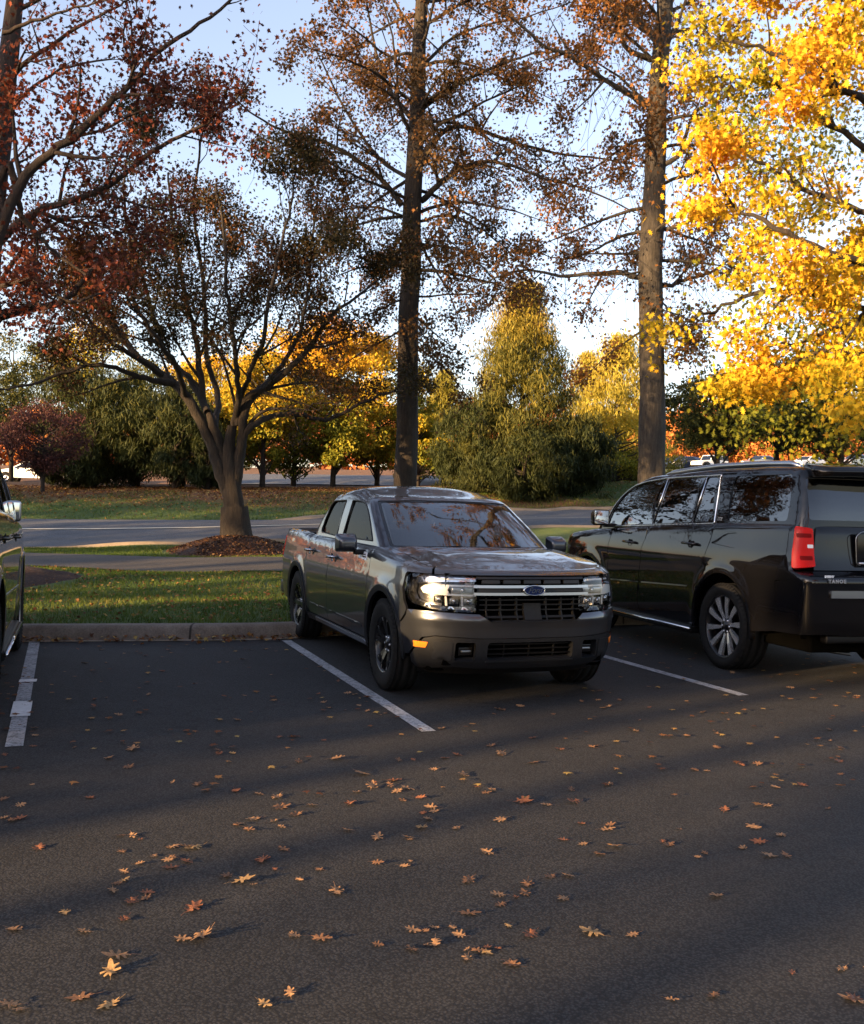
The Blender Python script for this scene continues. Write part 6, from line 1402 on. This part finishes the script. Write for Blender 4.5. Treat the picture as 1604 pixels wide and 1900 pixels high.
def offroader(loc, rz):
    root = empty('off_road_car', loc, rz, 'small white boxy off-road car with black arches in the far car park', 'car', None); m = mat('white_paint', (.75, .76, .78), .3, coat=.6)
    b = MB(); low = [(2.1, .55), (2.1, .98), (1.95, 1.10), (.75, 1.16), (-1.95, 1.18), (-2.0, .55)]+arc(-1.3, .42, .5, 165, 15, 8)+arc(1.45, .42, .5, 165, 15, 8); side_extrude(b, low, .78); b.build('body', m, root)
    b = MB(); side_extrude(b, [(.72, 1.14), (.42, 1.76), (-1.9, 1.80), (-1.98, 1.16)], .76, 0, .1, 1.2); b.build('cab', m, root)
    b = MB(); side_extrude(b, [(-1.15, 1.22), (-1.15, 1.81), (-1.93, 1.82), (-2.0, 1.2)], .765, 0, .09, 1.2); b.build('soft_top', M['black_plastic'], root)
    b = MB(); b.add([(.74, -.66, 1.2), (.74, .66, 1.2), (.47, .62, 1.70), (.47, -.62, 1.70)], [(0, 1, 2, 3)], 0, False); b.build('windshield', M['dark_glass'], root)
    for s in (-1, 1):
        for x0, x1 in ((.45, -.15), (-.3, -1.05)): b = MB(); y = s*.765; b.box(x0, x1, y-.004*s, y+.01*s, 1.24, 1.66); b.build('side_window', M['gloss_black'], root)
        for x in (-1.3, 1.45):
            small_wheel(root, x, s*.80, .42, s); b = MB(); a = arc(x, .42, .52, 165, 15, 8)+arc(x, .42, .60, 15, 165, 8); n = len(a); b.add([(p, s*.76, z) for p, z in a]+[(p, s*.95, z) for p, z in a], [(i, (i+1) % n, n+(i+1) % n, n+i) for i in range(n)]+[tuple(range(n)), tuple(range(n, 2*n))], 0, False); b.build('wheel_arch_trim', M['black_plastic'], root)
        b = MB(); b.lathe([(0, .02), (.09, .015), (.1, 0)], 16, axis='x', o=(2.11, s*.5, .86)); b.build('headlight', M['white_lens'], root)
        b = MB(); b.box(.55, .7, s*.8, s*.98, 1.2, 1.38, bev=.02); b.build('door_mirror', M['black_plastic'], root)
    b = MB()
    for k in range(7): b.box(2.10, 2.125, -.27+k*.085, -.24+k*.085, .72, .98)
    b.build('grille', M['gloss_black'], root); b = MB(); b.box(2.1, 2.3, -.8, .8, .5, .66, bev=.03); b.build('front_bumper', M['black_plastic'], root)
def far_at(px, d): p = at(px, 870, d); return (p.x, p.y, ZT(p.x, p.y)-.02)
M['car_blue'] = mat('car_blue', (.02, .035, .08), .3, .3, coat=1); M['car_dark'] = mat('car_dark', (.02, .022, .025), .3, .3, coat=1); M['car_silver'] = mat('car_silver', (.35, .36, .38), .3, .8, coat=1)
fl = band('far_parking_lot', way([(1190, 878, 100), (1300, 877, 100), (1700, 874, 100), (2300, 872, 100)], 60), way([(1190, 867, 122), (1300, 866, 122), (1700, 862, 124), (2300, 860, 124)], 60), M['road_asphalt'], .08, 20)
fl2 = band('far_road', way([(350, 905, 56), (600, 900, 58), (850, 895, 62), (1000, 890, 66)], 60), way([(350, 897, 75), (600, 892, 78), (850, 886, 82), (1000, 882, 86)], 60), M['road_asphalt'], .08, 16)
offroader(far_at(1318, 108), PI+.55); sedan(far_at(1268, 109), PI+.6, M['car_blue'], 'dark blue hatchback left of the white off-road car in the far car park', suvlike=True)
sedan(far_at(1232, 110), PI+.6, M['car_dark'], 'black car half hidden by the thick oak trunk in the far car park'); sedan(far_at(1412, 112), PI+.6, M['car_silver'], 'silver car low behind the black SUV roof rail in the far car park')
sedan(far_at(1500, 112), PI+.6, M['white_label'], 'white car peeping over the rear of the black SUV roof'); sedan(far_at(1590, 113), PI+.6, M['car_silver'], 'pale car at the right edge above the black SUV spoiler', suvlike=True)
sedan(far_at(150, 64), 0.1, M['car_silver'], 'silver car glimpsed through the dark pines on the left'); sedan(far_at(60, 66), PI, M['white_label'], 'white car glimpsed behind the purple leaved tree')
# ------------------------------------------------------------------ utility box
p = at(1090, 905, 46); zb_ = ZT(p.x, p.y)
ub = empty('utility_box', (p.x, p.y, zb_), .2, 'pale green grey utility box at the edge of the shrubs across the road', 'utility box')
b = MB(); b.box(-.28, .28, -.22, .22, .06, .88, bev=.02); b.build('cabinet', mat('box_green', (.20, .24, .20), .6, noise=(8, .2)), ub)
b = MB(); b.box(-.30, .30, -.24, .24, .88, .93, bev=.015); b.build('lid', M['box_lid'] if 'box_lid' in M else mat('box_lid', (.24, .28, .24), .6), ub)
b = MB(); b.box(-.34, .34, -.28, .28, -.1, .07); b.build('plinth', M['kerb'], ub); b = MB(); b.box(.12, .17, -.235, -.22, .4, .52, bev=.004); b.build('latch', M['black_plastic'], ub)
# ------------------------------------------------------------------ fallen leaves
def leaf_mesh(k, m):
    rg = random.Random(k+40); T = LEAF['oak'].copy()*np.array([[.86 if k % 2 else 1.0, 1.0]]); bm = bmesh.new(); c = [rg.uniform(-.9, .9) for _ in range(4)]
    def zz(x, y): return .16*math.sin(2.2*x+c[0]*3)*(.6+c[1]*.4)+.28*abs(x)*(.4+.6*c[2])+.22*(y*y)*(.5+.5*c[3])+.06*math.sin(7*x+5*y+k)
    pts = [(x*(.95+.1*rg.random()), y*(.95+.1*rg.random())) for x, y in T]; n = len(pts); rings = []
    for f in (1, .66, .33): rings.append([bm.verts.new((x*f*.5, (y-.05)*f*.5, zz(x*f, y*f)*.36+.01)) for x, y in pts])
    cv = bm.verts.new((0, 0, zz(0, 0)*.36+.006))
    for a, q in zip(rings, rings[1:]):
        for i in range(n): bm.faces.new((a[i], a[(i+1) % n], q[(i+1) % n], q[i]))
    for i in range(n): bm.faces.new((rings[-1][i], rings[-1][(i+1) % n], cv))
    st = [bm.verts.new(v) for v in ((-.006, -.36, .02), (.006, -.36, .02), (.010, -.62, .05+.05*c[0]), (-.002, -.62, .05+.05*c[0]))]; bm.faces.new(st)
    zmin = min(v.co.z for v in bm.verts)
    for v in bm.verts: v.co.z -= zmin
    me = bpy.data.meshes.new('fallen_leaf'); bm.to_mesh(me); bm.free(); me.materials.append(m)
    for p_ in me.polygons: p_.use_smooth = True
    return me
def leaf_mat(name, col):
    m = mat(name, col, .65, noise=(14, .35)); n = m.node_tree.nodes; l = m.node_tree.links; b = n['Principled BSDF']; t = n.new('ShaderNodeBsdfTranslucent'); t.inputs[0].default_value = (*col, 1); x = n.new('ShaderNodeMixShader'); x.inputs[0].default_value = .2
    l.new(b.outputs[0], x.inputs[1]); l.new(t.outputs[0], x.inputs[2]); l.new(x.outputs[0], n['Material Output'].inputs[0]); return m
LM = {'tan': leaf_mat('leaf_tan', (.30, .165, .08)), 'brown': leaf_mat('leaf_brown', (.17, .085, .042)), 'rust': leaf_mat('leaf_rust_dry', (.20, .075, .035)), 'gold': leaf_mat('leaf_gold_dry', (.34, .21, .09))}
LMESH = {c: [leaf_mesh(k+11*i, m) for k in range(7)] for i, (c, m) in enumerate(LM.items())}
LAB = {'tan': 'dry tan oak leaf curled on the asphalt', 'brown': 'dull brown oak leaf lying on the asphalt', 'rust': 'rusty red oak leaf lying on the asphalt', 'gold': 'pale golden oak leaf lying on the asphalt'}
GRP = {'tan': 'tan leaves strewn over the car park', 'brown': 'brown leaves strewn over the car park', 'rust': 'rusty leaves strewn over the car park', 'gold': 'golden leaves strewn over the car park'}
def fallen(x, y, c, s, label=None):
    o = bpy.data.objects.new('fallen_leaf', rnd.choice(LMESH[c])); COL.objects.link(o); o.location = (x, y, .006); o.rotation_euler = (rnd.gauss(0, .10), rnd.gauss(0, .10), rnd.uniform(0, 2*PI)); sc = s*rnd.uniform(.75, 1.05); o.scale = (sc, sc*rnd.uniform(.85, 1.1), sc*rnd.uniform(.8, 1.5))
    z = min((o.matrix_basis @ v.co).z for v in o.data.vertices); o.location.z += .003-z
    tag(o, label or LAB[c], 'leaf', None if label else GRP[c])
main = [(205, 1806, 'gold', .125, 'large pale leaf with pointed lobes, upper of the two nearest leaves at lower left'), (203, 1866, 'gold', .125, 'broad pale leaf nearest the bottom left corner of the lot'), (491, 1865, 'gold', .075, 'small pale leaf alone at the bottom, right of the broad pale one'), (18, 1868, 'tan', .115, 'orange tan leaf cut by the left edge near the bottom'),
        (120, 1694, 'gold', .10, None), (25, 1727, 'tan', .10, None), (157, 1731, 'tan', .08, None), (218, 1776, 'tan', .12, None), (375, 1742, 'tan', .13, None), (338, 1745, 'tan', .09, None), (595, 1744, 'brown', .12, None), (548, 1740, 'tan', .07, None), (808, 1753, 'tan', .11, 'big tan leaf in the middle foreground, right of a smaller one'), (765, 1765, 'brown', .09, None), (765, 1728, 'tan', .07, None),
        (808, 1723, 'tan', .06, None), (840, 1722, 'tan', .06, None), (900, 1769, 'gold', .085, None), (985, 1737, 'rust', .10, None), (1100, 1733, 'gold', .15, 'widest golden leaf in the right foreground'), (943, 1720, 'gold', .06, None), (1565, 1800, 'tan', .08, None), (1588, 1860, 'tan', .11, None), (1470, 1807, 'rust', .05, None), (1054, 1627, 'tan', .09, None),
        (625, 1655, 'tan', .13, None), (450, 1638, 'gold', .115, None), (420, 1628, 'brown', .09, None), (358, 1687, 'rust', .10, None), (318, 1612, 'rust', .09, None), (345, 1574, 'tan', .12, None), (320, 1573, 'tan', .09, None), (285, 1590, 'tan', .07, None), (345, 1600, 'rust', .09, None), (72, 1575, 'rust', .09, None), (36, 1521, 'rust', .09, None), (8, 1519, 'tan', .06, None), (246, 1552, 'tan', .08, None),
        (487, 1597, 'rust', .11, None), (245, 1675, 'rust', .09, None), (272, 1658, 'rust', .08, None), (210, 1655, 'tan', .07, None), (230, 1620, 'tan', .07, None), (230, 1636, 'gold', .06, None), (510, 1615, 'rust', .05, None), (556, 1634, 'tan', .05, None), (700, 1556, 'tan', .11, None), (760, 1556, 'tan', .07, None), (750, 1609, 'tan', .08, None), (930, 1524, 'tan', .09, None), (1047, 1560, 'rust', .08, None), (1141, 1573, 'tan', .11, None),
        (1080, 1530, 'rust', .08, None), (1400, 1537, 'tan', .13, None), (1450, 1551, 'tan', .08, None), (1345, 1505, 'rust', .09, None), (1410, 1565, 'rust', .11, None), (1460, 1590, 'brown', .09, None), (1295, 1592, 'tan', .05, None), (1262, 1540, 'brown', .05, None), (930, 1680, 'brown', .10, None), (975, 1660, 'brown', .08, None), (1425, 1497, 'tan', .12, None), (1560, 1462, 'brown', .10, None),
        (1490, 1458, 'rust', .11, None), (1440, 1462, 'tan', .10, None), (1130, 1457, 'tan', .08, None), (1065, 1490, 'rust', .10, None), (970, 1490, 'rust', .15, None), (913, 1467, 'tan', .08, None), (785, 1510, 'rust', .07, None), (520, 1500, 'brown', .13, None), (515, 1480, 'tan', .14, None), (578, 1496, 'tan', .11, None), (480, 1474, 'tan', .08, None), (522, 1535, 'tan', .08, None), (437, 1532, 'brown', .07, None),
        (650, 1492, 'rust', .13, None), (672, 1438, 'tan', .12, None), (690, 1462, 'tan', .12, None), (730, 1450, 'rust', .13, None), (755, 1465, 'tan', .11, None), (780, 1482, 'rust', .09, None), (860, 1440, 'tan', .13, None), (805, 1430, 'tan', .08, None), (625, 1410, 'tan', .12, None), (548, 1369, 'rust', .13, 'bright rust red leaf in front of the empty stall'), (246, 1392, 'tan', .14, None), (202, 1409, 'tan', .10, None), (238, 1425, 'brown', .11, None), (365, 1457, 'brown', .13, None),
        (440, 1337, 'tan', .10, None), (740, 1413, 'brown', .10, None), (827, 1408, 'rust', .09, None), (930, 1400, 'tan', .12, None), (912, 1385, 'brown', .10, None), (1040, 1392, 'rust', .09, None), (1100, 1387, 'brown', .09, None), (820, 1353, 'tan', .09, None), (930, 1318, 'brown', .13, None), (1115, 1283, 'rust', .14, None), (1110, 1300, 'tan', .10, None), (1120, 1315, 'tan', .10, None), (1150, 1300, 'brown', .09, None),
        (1180, 1357, 'tan', .11, None), (1275, 1366, 'brown', .09, None), (1330, 1388, 'brown', .10, None), (1405, 1420, 'brown', .10, None), (1540, 1355, 'brown', .10, None), (1345, 1325, 'brown', .10, None), (1290, 1430, 'brown', .09, None), (1560, 1390, 'brown', .09, None), (1275, 1302, 'tan', .07, None), (1205, 1275, 'tan', .08, None), (1360, 1250, 'tan', .09, None)]
for px, py, c, s, lb in main: x, y = gxy(px, py); fallen(x, y, c, s, lb)
R2 = random.Random(77); cnt = len(main)
while cnt < 290:
    t = R2.random(); px = R2.uniform(0, 1604); py = 1205+(1900-1205)*t**2.2 if R2.random() < .75 else R2.uniform(1250, 1700)
    if 540 < px < 1130 and py < 1290-.0*px: 
        if not (540 < px < 690 and py > 1190+(px-530)*.62): continue
    if 1290 < px < 1440 and py < 1255 or (1130 < px and py < 1225): continue
    if py > 1600 and R2.random() < .6: continue
    if R2.random() < .55 and py > 1330: m0 = R2.choice(main); px, py = m0[0]+R2.gauss(0, 30), m0[1]+R2.gauss(0, 9)
    if py > 1895: continue
    x, y = gxy(px, py)
    if px < 60 and py < 1240: continue
    fallen(x, y, R2.choices(['tan', 'brown', 'rust', 'gold'], [.34, .46, .16, .04])[0], R2.uniform(.045, .105)); cnt += 1
# leaf litter: on the grass, the bank and along the kerb
def litter(n, fx, size, label, seed, kerb=False, fl=1.0, hz=.05):
    rg = np.random.default_rng(seed); x, y = fx(rg, n); z = (np.full(len(x), .012) if kerb else zt(x, y)+.02)+rg.random(len(x))*(hz if kerb else .02); P = np.stack([x, y, z], 1)
    o = leaves('leaf_litter', P, size, 'maple', M['litter'], rg.random(len(x)), rg, droop=0, flat=fl); tag(o, label, 'leaves', None, 'stuff')
def f1(rg, n):
    x = rg.uniform(-9, 2.5, n*2); y = rg.uniform(10.2, 17, n*2)**1.0; k = (y > ksm(x)+.22) & (y < pny(x)) & (rg.random(n*2) < .30+.7*patch(np.stack([x, y, y*0], 1), 1.9)); return x[k], y[k]
litter(2600, f1, .036, 'small brown leaves strewn over the lawn behind the kerb', 1)
def f4(rg, n):
    x = rg.uniform(-6, 9, n*6); y = rg.uniform(5.0, 14, n*6); k = (y < ksm(x)-.15) & (np.abs(x) < y*.45) & (np.hypot(x-.2, (y-9.2)*.45) > 1.1) & (rg.random(n*6) < .25+.75*patch(np.stack([x, y, y*0], 1), 1.6, 2.0)); return x[k][:n], y[k][:n]
def f2(rg, n): x = rg.uniform(-9, 2.2, n); d = np.abs(rg.normal(0, .05, n))+.02; return x, ksm(x)-d*np.where(rg.random(n) < .2, 3, 1)
litter(330, f4, .036, 'small broken leaves scattered over the asphalt', 6, True, 7.0, .006)
litter(800, f2, .04, 'brown leaves drifted against the foot of the kerb', 2, True)
def f3(rg, n):
    x = rg.uniform(-24, 26, n*2); y = rg.uniform(33, 47, n*2); k = (y > rfy(x)+.3) & (rg.random(n*2) < np.clip((y-rfy(x)-2.2)/4.5, .04, 1)*np.where(x > 2, .22, 1)); return x[k], y[k]
litter(36000, f3, .065, 'russet leaves covering the bank beyond the road', 3)

def f5(rg, n): a = rg.uniform(0, 2*PI, n); q = rg.random(n)**.5; return TREE_A.x+.05+1.35*q*np.cos(a), TREE_A.y-.3+1.5*q*np.sin(a)
rg5 = np.random.default_rng(8); x5, y5 = f5(rg5, 5200); q5 = np.hypot((x5-TREE_A.x-.05)/1.45, (y5-TREE_A.y+.3)/1.6)
P5 = np.stack([x5, y5, zt(x5, y5)+.28*(1-q5**2)**1.3+.03*(1-q5)-.03*q5+.02+rg5.random(len(x5))*.02], 1); o = leaves('mulch_chips', P5, .035, 'diamond', M['chips'], rg5.random(len(x5)), rg5, droop=0, flat=.8); tag(o, 'loose bark chips and leaves on the mulch mound', None, None, 'stuff')
